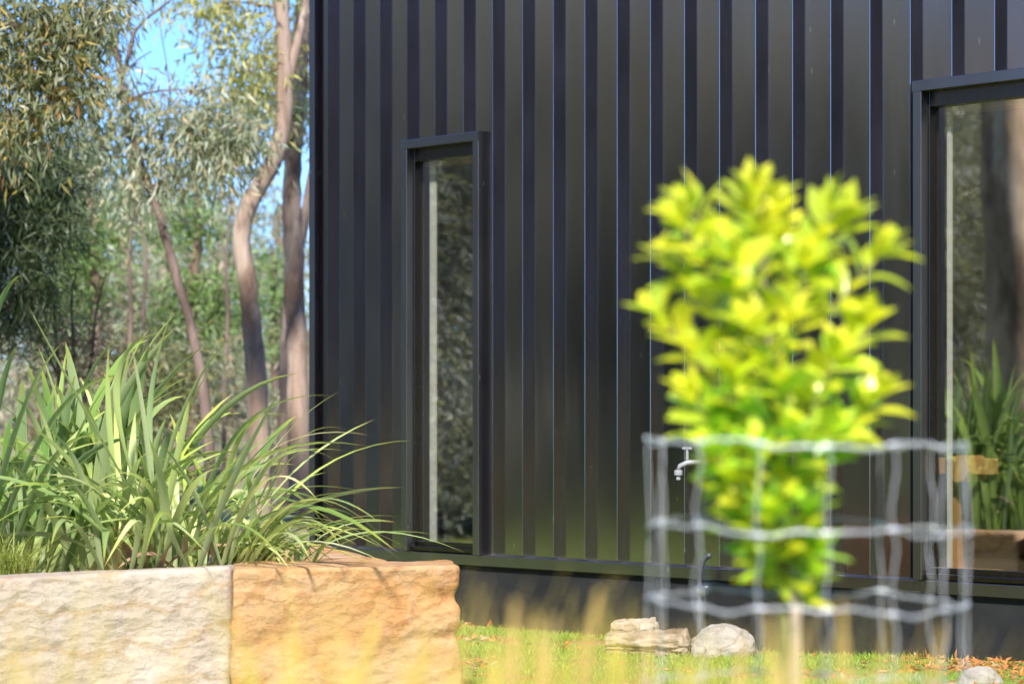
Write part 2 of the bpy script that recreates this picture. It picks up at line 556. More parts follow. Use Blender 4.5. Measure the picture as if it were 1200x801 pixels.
m = NT('ground')
vec = m.coords()
gcol = m.ramp(m.noise(5, 6, .6, vec), [(.3, (.10, .15, .025)), (.5, (.16, .22, .04)), (.7, (.22, .26, .06))])
dirt = m.ramp(m.noise(1.35, 5, .62, vec), [(.54, (0, 0, 0)), (.64, (1, 1, 1))])
gcol = m.mix(m.math('MULTIPLY', dirt, .8), gcol, m.ramp(m.noise(30, 5, .7, vec), [(.3, (.16, .065, .03)), (.7, (.32, .16, .08))]))
sxyz = m.n('ShaderNodeSeparateXYZ')
m.l(vec, sxyz.inputs[0])
farm = m.ramp(m.math('DIVIDE', sxyz.outputs[1], 40.0), [(.46, (0, 0, 0)), (.56, (1, 1, 1))])
fcol = m.ramp(m.noise(.5, 6, .65, vec), [(.3, (.12, .10, .055)), (.5, (.22, .19, .11)), (.68, (.20, .22, .10))])
gcol = m.mix(farm, gcol, fcol)
M['ground'] = m.set(base=gcol, rough=.95, spec=.1, normal=m.bump(m.noise(40, 6, .7, vec), .6, .02)).m


# ------------------------------------------------------------------ ground
def sstep(a, b, x):
    t = min(max((x - a) / (b - a), 0), 1)
    return t * t * (3 - 2 * t)


def gz(x, y):
    z = .02 + .07 * sstep(1.0, 2.6, x) * sstep(9, 13, y) + .03 * sstep(.3, -.6, x)
    z += .012 * noise.noise(Vector((x * 1.7, y * 1.7, 3))) + .006 * noise.noise(Vector((x * 6, y * 6, 9)))
    if y > 20:
        z += .032 * (min(y, 95) - 20) + .25 * sstep(25, 50, y) * noise.noise(Vector((x * .12, y * .12, 1)))
    return z


xs = np.unique(np.concatenate([np.linspace(-300, -12, 22), np.linspace(-12, -1, 34), np.linspace(-1, 3.2, 70), np.linspace(3.2, 12, 14), np.linspace(12, 300, 20)]))
ys = np.unique(np.concatenate([np.linspace(-120, -4, 14), np.linspace(-4, 11, 22), np.linspace(11, 17, 80), np.linspace(17, 40, 30), np.linspace(40, 400, 40)]))
gb = MB()
gv = [(x, y, gz(x, y)) for y in ys for x in xs]
nx = len(xs)
gb.add(gv, [(j * nx + i, j * nx + i + 1, (j + 1) * nx + i + 1, (j + 1) * nx + i) for j in range(len(ys) - 1) for i in range(nx - 1)])
tag(gb.build('ground', M['ground'], smooth=True), kind='structure')

# ------------------------------------------------------------------ house (local x along the wall, y inward, z up)
TH = -math.atan2(3333, 2787)
D2 = (math.cos(TH), math.sin(TH))
B2 = (-math.sin(TH), math.cos(TH))
P0 = (-1.233, 17.2)


def s_of(u, y=0.0):
    k = (u - 600) / F
    return (k * (P0[1] + B2[1] * y) - P0[0] - B2[0] * y) / (D2[0] - D2[1] * k)


def z_of(v, s, y=0.0):
    Y = P0[1] + D2[1] * s + B2[1] * y
    return CAMZ - (v - HZ) / F * Y


def hw(s, y, z=0):
    return Vector((P0[0] + D2[0] * s + B2[0] * y, P0[1] + D2[1] * s + B2[1] * y, z))


house = empty('house', (P0[0], P0[1], 0), TH)
tag(house, 'charcoal standing seam metal house with two tall narrow windows', 'house')
S_END, DEPTH, ZTOP, ZFL = 8.6, 6.0, 4.3, .43
PITCH, S_FIRST = .259, .200
FY = .046                       # seams stand 46 mm proud of the pans

YS = -.05                       # front of the window surrounds
w1 = dict(s0=s_of(470, YS), s1=s_of(560.5, YS))
w1['z1'] = z_of(165.5, w1['s0'], YS)
w2 = dict(s0=s_of(1069.5, YS))
w2['s1'] = w2['s0'] + 1.35
w2['z1'] = z_of(96, w2['s0'], YS)
w1['ul'], w2['ul'] = (503.5, 510.0), (1109.5, 1114.3)
WINS = [w1, w2]
for q in WINS: q['z0'] = ZFL

# pans: grid with the openings left out
sb = sorted({0, S_END, *[q[k] for q in WINS for k in ('s0', 's1')]})
BW = .052                       # band width of the surround
holes = [(q['s0'] + .02, q['s1'] - .02, q['z0'], q['z1'] - .02) for q in WINS]
sb = sorted({0, S_END, *[h[i] for h in holes for i in (0, 1)]})
zb = sorted({.36, ZTOP, *[h[i] for h in holes for i in (2, 3)]})
cl = MB()
for i in range(len(sb) - 1):
    for j in range(len(zb) - 1):
        sm, zm = (sb[i] + sb[i + 1]) / 2, (zb[j] + zb[j + 1]) / 2
        if any(h[0] < sm < h[1] and h[2] < zm < h[3] for h in holes): continue
        cl.box(sb[i], sb[i + 1], FY, FY + .012, zb[j], zb[j + 1])
k = 0
while S_FIRST + k * PITCH < S_END:
    s = S_FIRST + k * PITCH
    spans = [(.437, ZTOP)]
    for q in WINS:
        if q['s0'] - .012 < s < q['s1'] + .012: spans = [(q['z1'] - .01, ZTOP)]
    prof = [(-.011, FY + .002), (-.011, .003), (-.008, 0), (-.0013, 0), (0, .0021), (0, FY + .002)]
    for z0, z1 in spans:
        cl.prism(prof, lambda a, b: (s + a, b, z0), lambda a, b: (s + a, b, z1))
    k += 1
cl.build('wall_cladding', M['clad'], house)
cf = MB()   # corner flashing
cf.prism([(-.004, FY + .06), (-.004, .012), (0, .008), (.05, .008), (.05, .014), (.004, .014), (.004, FY + .06)], lambda a, b: (a, b, .40), lambda a, b: (a, b, ZTOP))
cf.build('corner_flashing', M['trim'], house)
sw = MB()   # the other walls of the house
sw.box(-.002, .10, FY + .062, DEPTH, .36, ZTOP)
sw.box(S_END - .1, S_END, FY + .013, DEPTH, .36, ZTOP)
sw.box(.101, S_END - .101, DEPTH - .1, DEPTH - .001, .36, ZTOP)
sw.build('side_wall', M['clad'], house)
rf = MB()
rf.prism([(-.08, ZTOP + .02), (-.08, ZTOP + .14), (DEPTH + .25, ZTOP + .95), (DEPTH + .25, ZTOP + .83)], lambda a, b: (-.1, a, b), lambda a, b: (S_END + .1, a, b))
rf.build('roof', M['trim'], house)
# base flashing in lengths, with a lapped joint
bf = MB()
sj = s_of(556)
for a, b, dy in ((-.01, sj + .006, 0), (sj, S_END, -.0025)):
    bf.prism([(FY + .01, .436), (-.018 + dy, .430), (-.021 + dy, .427), (-.021 + dy, .372), (-.008 + dy, .366), (FY + .01, .372)],
             lambda p, q: (a, p, q), lambda p, q: (b, p, q))
bf.build('base_flashing', M['trim'], house)
fo = MB()
fo.box(.004, S_END - .004, .006, .2, -.3, .371)
fo.box(.004, .2, .2, DEPTH - .01, -.3, .36)
fo.box(S_END - .2, S_END - .004, .2, DEPTH - .01, -.3, .36)
fo.build('foundation', M['found'], house)
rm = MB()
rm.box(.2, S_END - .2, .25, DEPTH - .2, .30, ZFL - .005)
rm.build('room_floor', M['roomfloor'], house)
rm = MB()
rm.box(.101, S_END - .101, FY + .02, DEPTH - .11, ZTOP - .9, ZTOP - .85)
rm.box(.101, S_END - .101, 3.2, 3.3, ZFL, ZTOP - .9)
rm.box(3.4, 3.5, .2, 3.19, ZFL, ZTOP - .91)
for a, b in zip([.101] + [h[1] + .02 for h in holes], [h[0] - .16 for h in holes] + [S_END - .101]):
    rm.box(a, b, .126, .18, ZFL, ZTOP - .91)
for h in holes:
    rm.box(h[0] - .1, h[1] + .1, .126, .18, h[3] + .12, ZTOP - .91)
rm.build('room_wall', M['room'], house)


def window(q):
    s0, s1, z0, z1 = q['s0'], q['s1'], q['z0'], q['z1']
    YB = FY + .03
    w_ = MB()
    # surround: two side bands and a head band, mitred look, front lip turned in
    for a, sg in ((s0, 1), (s1, -1)):
        b = a + sg * BW
        lo, hi = min(a, b), max(a, b)
        w_.prism([(lo, YB), (lo, YS + .002), (lo + .002, YS), (hi - .002, YS), (hi, YS + .002), (hi, YB)],
                 lambda p, r: (p, r, z0 + .003), lambda p, r: (p, r, z1 - (BW if False else .0)))
    w_.prism([(YB, z1 - BW + .004), (YS - .001, z1 - BW + .004), (YS - .004, z1 - BW + .006), (YS - .004, z1 - .001), (YS - .001, z1 + .003), (YB, z1 + .006)],
             lambda p, r: (s0 - .001, p, r), lambda p, r: (s1 + .001, p, r))
    sur = w_.build('window', M['trim'], house)
    i0, i1, zt = s0 + BW, s1 - BW, z1 - BW
    fr_ = MB()
    jw, hh, sh = .010, .068, .060
    for a, b in ((i0 - .004, i0 + jw), (i1 - jw, i1 + .004)):
        fr_.box(a, b, .0, .066, z0 + .008, zt + .006)
    fr_.box(i0 + jw, i1 - jw, .001, .066, zt - hh, zt + .005)
    fr_.box(i0 + jw, i1 - jw, .012, .066, z0 + .008, z0 + sh)
    fr_.box(i0 + .006, i1 + .002, -.022, .011, z0 + .0085, z0 + .032)
    fr_.build('window_frame', M['alu'], sur, bevel=.002)
    pn = MB()
    g0, g1 = i0 + jw - .003, i1 - jw + .003
    pn.box(g0, g1, .034, .040, z0 + sh - .004, zt - hh + .004)
    pn.build('pane', M['glass'], sur)
    ln = MB()
    ln.box(s_of(q['ul'][0], .10), s_of(q['ul'][1], .10), .10, .112, z0 + .02, zt - hh - .02)
    ln.build('jamb_lining', M['cream'], sur)
    ln = MB()
    ln.box(i0 - .05, i1 + .05, .132, .24, zt - hh - .018, zt - hh + .05)
    ln.build('head_lining', M['timber_head'], sur)
    q['g0'], q['g1'] = g0, g1


for q in WINS: window(q)
# small things seen through the glass
ts = empty('timber_stand', hw(s_of(1119, .24), .24, ZFL - .005), TH)
tag(ts, 'orange timber post with short crossbar just inside the big window', 'timber stand')
sx = s_of(1119, .24)
zc1, zc0 = z_of(535, sx, .24) - ZFL, z_of(554, sx, .24) - ZFL
t_ = MB(); t_.tube([(.02, 0, 0), (.005, 0, .3), (-.005, 0, zc0 + .02)], [.03, .028, .026], 4); t_.build('post', M['pine'], ts)
t_ = MB(); t_.box(-.16, s_of(1159, .20) - sx, -.05, .03, zc0, zc1); t_.build('crossbar', M['pine'], ts, bevel=.006)
t_ = MB(); t_.tube([(.09, -.085, (zc0 + zc1) / 2 - .01), (.09, .07, (zc0 + zc1) / 2 - .01)], .065, 12); t_.build('peg', M['pine'], ts)
t_ = MB(); t_.box(-.15, .2, -.12, .12, 0, .05); t_.build('foot', M['pine'], ts)

# wall tap and the bent standpipe below it
sT = s_of(808, -.02)
zT = z_of(548, sT)
tp_ = empty('garden_tap', hw(sT, 0, zT), TH)
tag(tp_, 'small white garden tap fixed to the charcoal wall behind the sapling', 'tap')
b_ = MB()
b_.tube([(.055, .038, .030), (.045, 0, .032), (.02, -.055, .028), (-.012, -.075, .012), (-.022, -.078, -.012)], [.013, .012, .014, .012, .013], 10)
b_.build('body', M['white_plastic'], tp_, True)
b_ = MB(); b_.lathe([(.021, -.012), (.022, .0), (.022, .010), (.017, .014)], (-.022, -.078, -.024), 12); b_.lathe([(.011, -.036), (.011, -.012)], (-.022, -.078, -.024), 10); b_.build('hose_connector', M['white_plastic'], tp_)
b_ = MB(); b_.lathe([(.008, .02), (.008, .055), (.006, .085)], (.02, -.055, .02), 8); b_.box(-.012, .046, -.062, -.046, .095, .108); b_.build('handle', M['white_plastic'], tp_, bevel=.003)
b_ = MB(); b_.tube([(.055, .036, .030), (.055, .022, .030)], .03, 14); b_.build('wall_flange', M['white_plastic'], tp_)
sP = s_of(820, -.09)
zP = gz(*hw(sP, -.09)[:2])
sp_ = empty('standpipe', hw(sP, -.09, zP - .02), TH)
tag(sp_, 'dark bent pipe rising past the base flashing under the wall tap', 'pipe')
zt_ = z_of(650, sP, -.09) - zP
b_ = MB()
b_.tube(smooth_path([(0, 0, 0), (0, 0, zt_ - .17), (.002, 0, zt_ - .08), (.03, -.005, zt_ - .01), (.085, -.01, zt_ + .025)], 5), .013, 10)
b_.build('pipe', M['poly'], sp_, True)
b_ = MB(); b_.tube([(.0, -.012, zt_ - .16), (.06, -.014, zt_ - .16)], .014, 10); b_.box(.035, .065, -.03, .0, zt_ - .185, zt_ - .135); b_.build('valve', M['chrome'], sp_, bevel=.004)


# ------------------------------------------------------------------ stones of the raised bed
def rough_block(name, mat, corners, z0, z1s, seed, amp=.02, res=.022, ledges=(), grp=None):
    """hewn block: corners = 4 plan points (front-left, front-right, back-right, back-left), z1s tops at them"""
    c = sum((Vector(p) for p in corners), Vector((0, 0))) / 4
    root = (c.x, c.y, z0)
    bm = bmesh.new()
    low = [bm.verts.new((p[0], p[1], z0)) for p in corners]
    top = [bm.verts.new((p[0], p[1], z)) for p, z in zip(corners, z1s)]
    bm.faces.new(low[::-1]); bm.faces.new(top)
    for i in range(4):
        bm.faces.new((low[i], low[(i + 1) % 4], top[(i + 1) % 4], top[i]))
    while True:
        es = [e for e in bm.edges if e.calc_length() > res * 1.5]
        if not es or len(bm.verts) > 40000: break
        bmesh.ops.subdivide_edges(bm, edges=es, cuts=1, use_grid_fill=True)
    bmesh.ops.triangulate(bm, faces=[f for f in bm.faces if len(f.verts) > 4])
    bm.normal_update()
    mv = []
    for v_ in bm.verts:
        p = v_.co
        sv_ = Vector((seed, seed * .7, 0))
        big = noise.fractal(p * 2.4 + sv_, 1.0, 2.1, 4)
        q = Vector((p.x * 4 + p.z * 3, p.y * 4, p.z * 9 - p.x * 2)) + sv_
        rid = noise.ridged_multi_fractal(q * .5, .9, 2.2, 4, .8, 2) * .5
        fine = noise.fractal(p * 22 + sv_, 1.0, 2.0, 3)
        cell = noise.cell(Vector((p.x * 3 + p.z * 1.1, p.y * 3, p.z * 5)) + sv_)
        up = max(v_.normal.z, 0)
        k = 1 - .75 * up
        d = amp * (.9 * big - .5 * rid + .30 * fine + .22 * noise.turbulence(p * 7 + sv_, 4, True) + .22 * (cell - .5)) * k
        for (lz, ld, lw, lx0, lx1) in ledges:
            if lx0 < p.x < lx1:
                d -= ld * math.exp(-((p.z - lz - .04 * noise.noise(p * 5)) / lw) ** 2) * (1 - up)
        mv.append((v_, v_.normal * d))
    for v_, d in mv: v_.co += d
    bmesh.ops.smooth_vert(bm, verts=[v_ for v_ in bm.verts if max(e.calc_face_angle(0) for e in v_.link_edges) > .7], factor=.5, use_axis_x=True, use_axis_y=True, use_axis_z=True)
    bmesh.ops.smooth_vert(bm, verts=[v_ for v_ in bm.verts if max(e.calc_face_angle(0) for e in v_.link_edges) > .5], factor=.5, use_axis_x=True, use_axis_y=True, use_axis_z=True)
    for v_ in bm.verts: v_.co -= Vector(root)
    for f in bm.faces: f.smooth = True
    me = bpy.data.meshes.new(name)
    bm.to_mesh(me); bm.free()
    me.materials.append(mat)
    o = bpy.data.objects.new(name, me)
    COL.objects.link(o)
    o.location = root
    return o


def xy(u, Y): return ((u - 600) / F * Y, Y)


def zt(v, Y): return CAMZ - (v - HZ) / F * Y


YL0, YL1, YR0, YR1 = 10.72, 11.18, 11.14, 11.42
o = rough_block('sandstone_block', M['sand_pale'], [xy(-70, YL0), xy(270, YL1), xy(277, YL1 + .42), xy(-66, YL0 + .45)], -.05,
                [zt(681, YL0), zt(663, YL1), zt(661, YL1 + .4) + .0, zt(676, YL0 + .4)], 3.1, .020,
                ledges=((zt(750, YL0), .012, .006, xy(60, 10.9)[0], xy(150, 10.9)[0]),))
tag(o, 'pale cream sandstone block at the left end of the raised garden bed', 'stone block', 'sandstone blocks edging the raised bed')
o = rough_block('sandstone_block', M['sand_gold'], [xy(273, YR0), xy(541, YR1), xy(530, YR1 + .42), xy(272, YR0 + .55)], -.05,
                [zt(666, YR0), zt(661.5, YR1), zt(655.5, YR1 + .42), zt(659, YR0 + .5)], 8.4, .026,
                ledges=((zt(688, YR0), .02, .012, xy(275, 11.2)[0], xy(345, 11.2)[0]), (zt(693, YR1), .03, .025, xy(500, 11.3)[0], 1), (zt(747, YR1), .03, .02, xy(480, 11.3)[0], 1)))
tag(o, 'golden orange sandstone block at the corner of the raised garden bed', 'stone block', 'sandstone blocks edging the raised bed')
rw = [(-.36, 11.92), (-.62, 13.0), (-.92, 14.3)]
labs = ['brown sandstone block behind the golden block, facing the lawn and windows', 'brown sandstone block farthest back along the raised bed, nearest the house corner']
for i in range(2):
    a, b = Vector(rw[i]), Vector(rw[i + 1])
    t = (b - a).normalized(); nn = Vector((-t.y, t.x)) * .35
    a, b = a + t * .012, b - t * .012
    o = rough_block('sandstone_block', M['sand_gold'], [a + nn, a, b, b + nn], -.05, [.56] * 4, 20 + i * 7, .02, .035)
    tag(o, labs[i], 'stone block', 'sandstone blocks edging the raised bed')
sl = MB()
poly = [(-2.6, 11.0), (-1.16, 11.55), (-.72, 11.75), (-.9, 12.6), (-1.3, 14.2), (-3.2, 14.2), (-4.0, 12)]
sl.add([(x, y, -.05) for x, y in poly] + [(x, y, .50) for x, y in poly], [tuple(range(7, 14))] + [(i, (i + 1) % 7, 7 + (i + 1) % 7, 7 + i) for i in range(7)])
tag(sl.build('garden_bed_soil', M['soil']), kind='structure')


# ------------------------------------------------------------------ strap-leaved plants
def leaf_w(n, w0, peak=.35, base=.55):
    out = []
    for i in range(n):
        t = i / (n - 1)
        w_ = base + (1 - base) * min(t / peak, 1) if t < peak else (1 - ((t - peak) / (1 - peak)) ** 2.2)
        out.append(max(w_ * w0, .0008))
    return out


def strap_between(mb, a, ctrl, tip, wid, n=12, fold=.3, twist=None, side=None):
    mb.strap(bez(Vector(a), Vector(ctrl), Vector(tip), n), leaf_w(n, wid), side=side, fold=fold, twist=random.uniform(-.8, .8) if twist is None else twist)


def clump(name, label, base, n, L, W, spread, mat, cat='plant', group=None, heroes=(), dead=0, lean=(0, 0), droop=(.1, .8), rng=None, deadmat=None, basr=.14):
    rng = rng or random.Random(5)
    base = Vector(base)
    root = empty(name, base)
    tag(root, label, cat, group)
    mb = MB()
    for i in range(n):
        a = rng.uniform(0, 2 * PI)
        b = Vector((rng.gauss(0, basr), rng.gauss(0, basr * .8), rng.uniform(-.02, .02)))
        ln = rng.uniform(*L)
        out = Vector((math.cos(a), math.sin(a), 0)) + Vector((lean[0], lean[1], 0)) + b * 1.2
        sp = rng.uniform(*spread)
        dr = rng.uniform(*droop) ** 1.0
        ctrl = b + out * ln * sp * .35 + Vector((0, 0, ln * rng.uniform(.55, .72)))
        tip = b + out * ln * sp * 1.05 + Vector((rng.gauss(0, .05), rng.gauss(0, .05), ln * (1 - dr) * .98))
        tip.z = max(tip.z, .06)
        strap_between(mb, b, ctrl, tip, rng.uniform(*W), 12, rng.uniform(.1, .5), rng.uniform(-1.0, 1.0))
    for (b, c_, t, w_) in heroes:
        strap_between(mb, Vector(b) - base, Vector(c_) - base, Vector(t) - base, w_, 16, .25, rng.uniform(-.3, .5))
    mb.build('leaves', mat, root, True)
    if dead:
        md = MB()
        for i in range(dead):
            a = rng.uniform(PI * .9, PI * 2.1)
            b = Vector((rng.gauss(0, .12), rng.gauss(0, .1), 0))
            ln = rng.uniform(L[0] * .5, L[1] * .6)
            out = Vector((math.cos(a), math.sin(a), 0))
            strap_between(md, b, b + out * ln * .3 + Vector((0, 0, ln * .45)), b + out * ln * .6 + Vector((0, 0, rng.uniform(.05, .3))), rng.uniform(*W) * .8, 10, .3)
        md.build('dead_leaves', deadmat or M['flax_dead'], root, True)
    return root


def hero(pb, pc, pt, Y0, Y1, w_):
    return (at(pb[0], pb[1], Y0), at(pc[0], pc[1], (Y0 + Y1) / 2), at(pt[0], pt[1], Y1), w_)


SOIL = .50
HB = 684
h_main = [
    hero((215, HB), (95, 480), (31, 354), 11.75, 11.5, .040),
    hero((175, HB), (190, 470), (272, 394), 11.75, 11.6, .026),
    hero((205, HB), (145, 500), (204, 360), 11.75, 11.6, .028),
    hero((190, HB), (170, 480), (152, 395), 11.75, 11.6, .034),
    hero((150, HB), (120, 500), (128, 402), 11.8, 11.7, .030),
    hero((228, HB), (262, 570), (331, 453), 11.6, 11.3, .044),
    hero((225, HB), (240, 455), (389, 463), 11.75, 11.4, .030),
    hero((235, HB), (270, 480), (436, 510), 11.75, 11.3, .018),
    hero((160, HB), (175, 540), (272, 466), 11.75, 11.6, .030),
    hero((205, HB), (70, 395), (200, 388), 11.8, 11.5, .030),
    hero((180, HB), (215, 500), (222, 468), 11.65, 11.5, .034),
    hero((240, HB), (290, 540), (430, 577), 11.7, 11.3, .020),
    hero((160, HB), (200, 540), (140, 600), 11.6, 11.1, .032),
    hero((150, HB), (185, 545), (122, 664), 11.5, 11.0, .030),
    hero((230, HB), (160, 560), (245, 650), 11.5, 11.0, .026),
    hero((120, HB), (105, 520), (48, 500), 11.7, 11.4, .036),
    hero((140, HB), (110, 560), (20, 520), 11.7, 11.4, .038),
    hero((200, HB), (260, 560), (330, 655), 11.5, 11.05, .030),
    hero((125, HB), (75, 560), (60, 640), 11.5, 11.0, .030),
]
clump('flax_plant', 'big arching green flax with pale upright blades behind the cream and golden stones', at(190, HB, 11.85) * 1.0, 135, (.45, .98), (.022, .046), (.25, .95), M['flax'], 'plant', None, h_main, 22, (.05, -.1), (.05, .85), random.Random(3))
h_right = [
    hero((265, HB), (300, 480), (395, 540), 11.7, 11.3, .030),
    hero((255, HB), (300, 500), (372, 585), 11.6, 11.2, .034),
    hero((275, HB), (340, 520), (448, 628), 11.6, 11.2, .026),
    hero((250, HB), (260, 450), (345, 490), 11.8, 11.5, .028),
    hero((280, HB), (350, 560), (400, 640), 11.6, 11.1, .028),
    hero((285, HB), (330, 545), (470, 656), 11.75, 11.25, .022),
    hero((285, HB), (345, 530), (446, 613), 11.75, 11.25, .024),
    hero((290, HB), (350, 560), (425, 610), 11.7, 11.3, .024),
    hero((280, HB), (320, 560), (432, 580), 11.75, 11.4, .016),
    hero((280, HB), (330, 580), (364, 657), 11.6, 11.05, .030),
    hero((290, HB), (350, 600), (411, 612), 11.7, 11.3, .018),
    hero((270, HB), (330, 470), (410, 505), 11.8, 11.5, .013),
    hero((280, HB), (320, 520), (364, 531), 11.8, 11.5, .014),
]
clump('flax_plant', 'narrow leaved grassy flax spilling over the golden stone towards the house', at(285, HB, 11.95), 85, (.34, .62), (.012, .024), (.35, 1.0), M['flax'], 'plant', None, h_right, 6, (.55, -.15), (.35, .95), random.Random(8), basr=.1)
h_left = [
    hero((-60, 700), (-20, 330), (26, 322), 11.9, 11.6, .045),
    hero((-30, 700), (20, 450), (75, 400), 11.9, 11.7, .05),
    hero((-20, 700), (50, 430), (150, 440), 11.9, 11.7, .045),
    hero((-40, 700), (0, 430), (20, 405), 11.9, 11.7, .05),
    hero((0, 700), (60, 470), (130, 520), 11.9, 11.6, .045),
]
clump('flax_plant', 'broad leaved dark flax at the left edge of the picture', at(5, 700, 12.25), 72, (.55, 1.05), (.032, .052), (.3, .95), M['flax_dark'], 'plant', None, h_left, 4, (.2, -.05), (.05, .75), random.Random(12))
clump('flax_plant', 'tall broad flax at the back of the bed, mirrored in the big window', (-1.95, 13.25, SOIL), 130, (.8, 1.38), (.045, .07), (.10, .45), M['flax_dark'], 'plant', None, (), 4, (.25, .0), (.05, .7), random.Random(21), basr=.18)
# fine tuft at the far left
tu = empty('grass_tuft', at(10, 690, 11.35))
tag(tu, 'fine yellow green grass tuft behind the cream stone at lower left', 'grass')
mb = MB()
r_ = random.Random(4)
for i in range(420):
    a = r_.uniform(0, 2 * PI); ln = r_.uniform(.12, .30)
    b = Vector((r_.gauss(0, .05), r_.gauss(0, .04), 0))
    o_ = Vector((math.cos(a), math.sin(a), 0)) * r_.uniform(.3, .9)
    pts = bez(b, b + o_ * ln * .4 + Vector((0, 0, ln * .8)), b + o_ * ln + Vector((0, 0, ln * r_.uniform(.35, .9))), 6)
    mb.strap(pts, [.004, .004, .0035, .003, .002, .0006], fold=.2)
mb.build('blades', M['tuft'], tu)

# ------------------------------------------------------------------ lawn, mulch, log, boulders
NB = 42000
lx = RNG.uniform(-.6, 3.0, NB * 2)
ly = RNG.uniform(11.6, 17, NB * 2)
wy = (lx - P0[0]) * B2[0] + (ly - P0[1]) * B2[1]       # >0 is inside the house
keep = (wy < -.015)
dm = np.array([noise.fractal(Vector((x * 1.6, y * 1.6, 5)), 1, 2, 3) for x, y in zip(lx, ly)])
mul = np.array([sstep(-.75, -.35, w__) * sstep(1.75, 2.05, x) for w__, x in zip(wy, lx)])
keep &= (dm < .12 + .22 * RNG.random(NB * 2)) & (RNG.random(NB * 2) > mul * .92)
lx, ly = lx[keep][:NB], ly[keep][:NB]
lz = np.array([gz(x, y) for x, y in zip(lx, ly)]) - .003
n_ = len(lx)
Dv = np.stack([RNG.normal(0, .55, n_), RNG.normal(0, .55, n_), np.ones(n_)], 1)
V, Q, uv = leaf_quads(np.stack([lx, ly, lz], 1), Dv, RNG.uniform(.018, .05, n_), RNG.uniform(.003, .006, n_), RNG)
tag(np_mesh('lawn_grass', V, Q, M['lawn'], None, uv), 'short bright green lawn between the raised bed and the house', 'grass', kind='stuff')
nC = 5200
cx, cy = RNG.uniform(-.3, 3.2, nC * 6), RNG.uniform(11.8, 16.6, nC * 6)
wy = (cx - P0[0]) * B2[0] + (cy - P0[1]) * B2[1]
dm = np.array([noise.fractal(Vector((x * 1.6, y * 1.6, 5)), 1, 2, 3) for x, y in zip(cx, cy)])
mul = np.array([sstep(-.75, -.35, w__) * sstep(1.7, 2.0, x) for w__, x in zip(wy, cx)])
kp = (wy < -.02) & ((RNG.random(nC * 6) < mul) | ((dm > .16) & (RNG.random(nC * 6) < .14)) | ((wy > -.07) & (RNG.random(nC * 6) < .4)))
cx, cy = cx[kp][:nC], cy[kp][:nC]
cz = np.array([gz(x, y) for x, y in zip(cx, cy)]) + .004
n_ = len(cx)
Dv = np.stack([RNG.normal(0, 1, n_), RNG.normal(0, 1, n_), RNG.uniform(-.05, .5, n_)], 1)
V, Q, uv = leaf_quads(np.stack([cx, cy, cz], 1), Dv, RNG.uniform(.02, .055, n_), RNG.uniform(.008, .02, n_), RNG)
tag(np_mesh('bark_mulch', V, Q, M['chips'], None, uv), 'orange brown bark chips and dry leaves scattered along the foot of the house wall', 'mulch', kind='stuff')


def rock(name, c, r, seed, mat, flat=.7, rz=0, amp=.16, label=None, group=None):
    bm = bmesh.new()
    bmesh.ops.create_icosphere(bm, subdivisions=5, radius=1)
    for v_ in bm.verts:
        p = v_.co.copy()
        d = 1 + amp * noise.fractal(p * 1.1 + Vector((seed, 0, 0)), 1, 2, 3) + .012 * noise.fractal(p * 5 + Vector((0, seed, 0)), 1, 2, 4)
        cz_ = noise.cell(p * 1.7 + Vector((seed, seed, 0)))
        d -= .012 * cz_
        v_.co = Vector((p.x * r[0], p.y * r[1], p.z * r[2])) * d
    for f in bm.faces: f.smooth = True
    me = bpy.data.meshes.new(name); bm.to_mesh(me); bm.free()
    me.materials.append(mat)
    o = bpy.data.objects.new(name, me); COL.objects.link(o)
    o.location = c; o.rotation_euler = (0, 0, rz)
    tag(o, label, 'rock', group)
    return o


def gpt(u, Y, dz=0):
    x = (u - 600) / F * Y
    return Vector((x, Y, gz(x, Y) + dz))


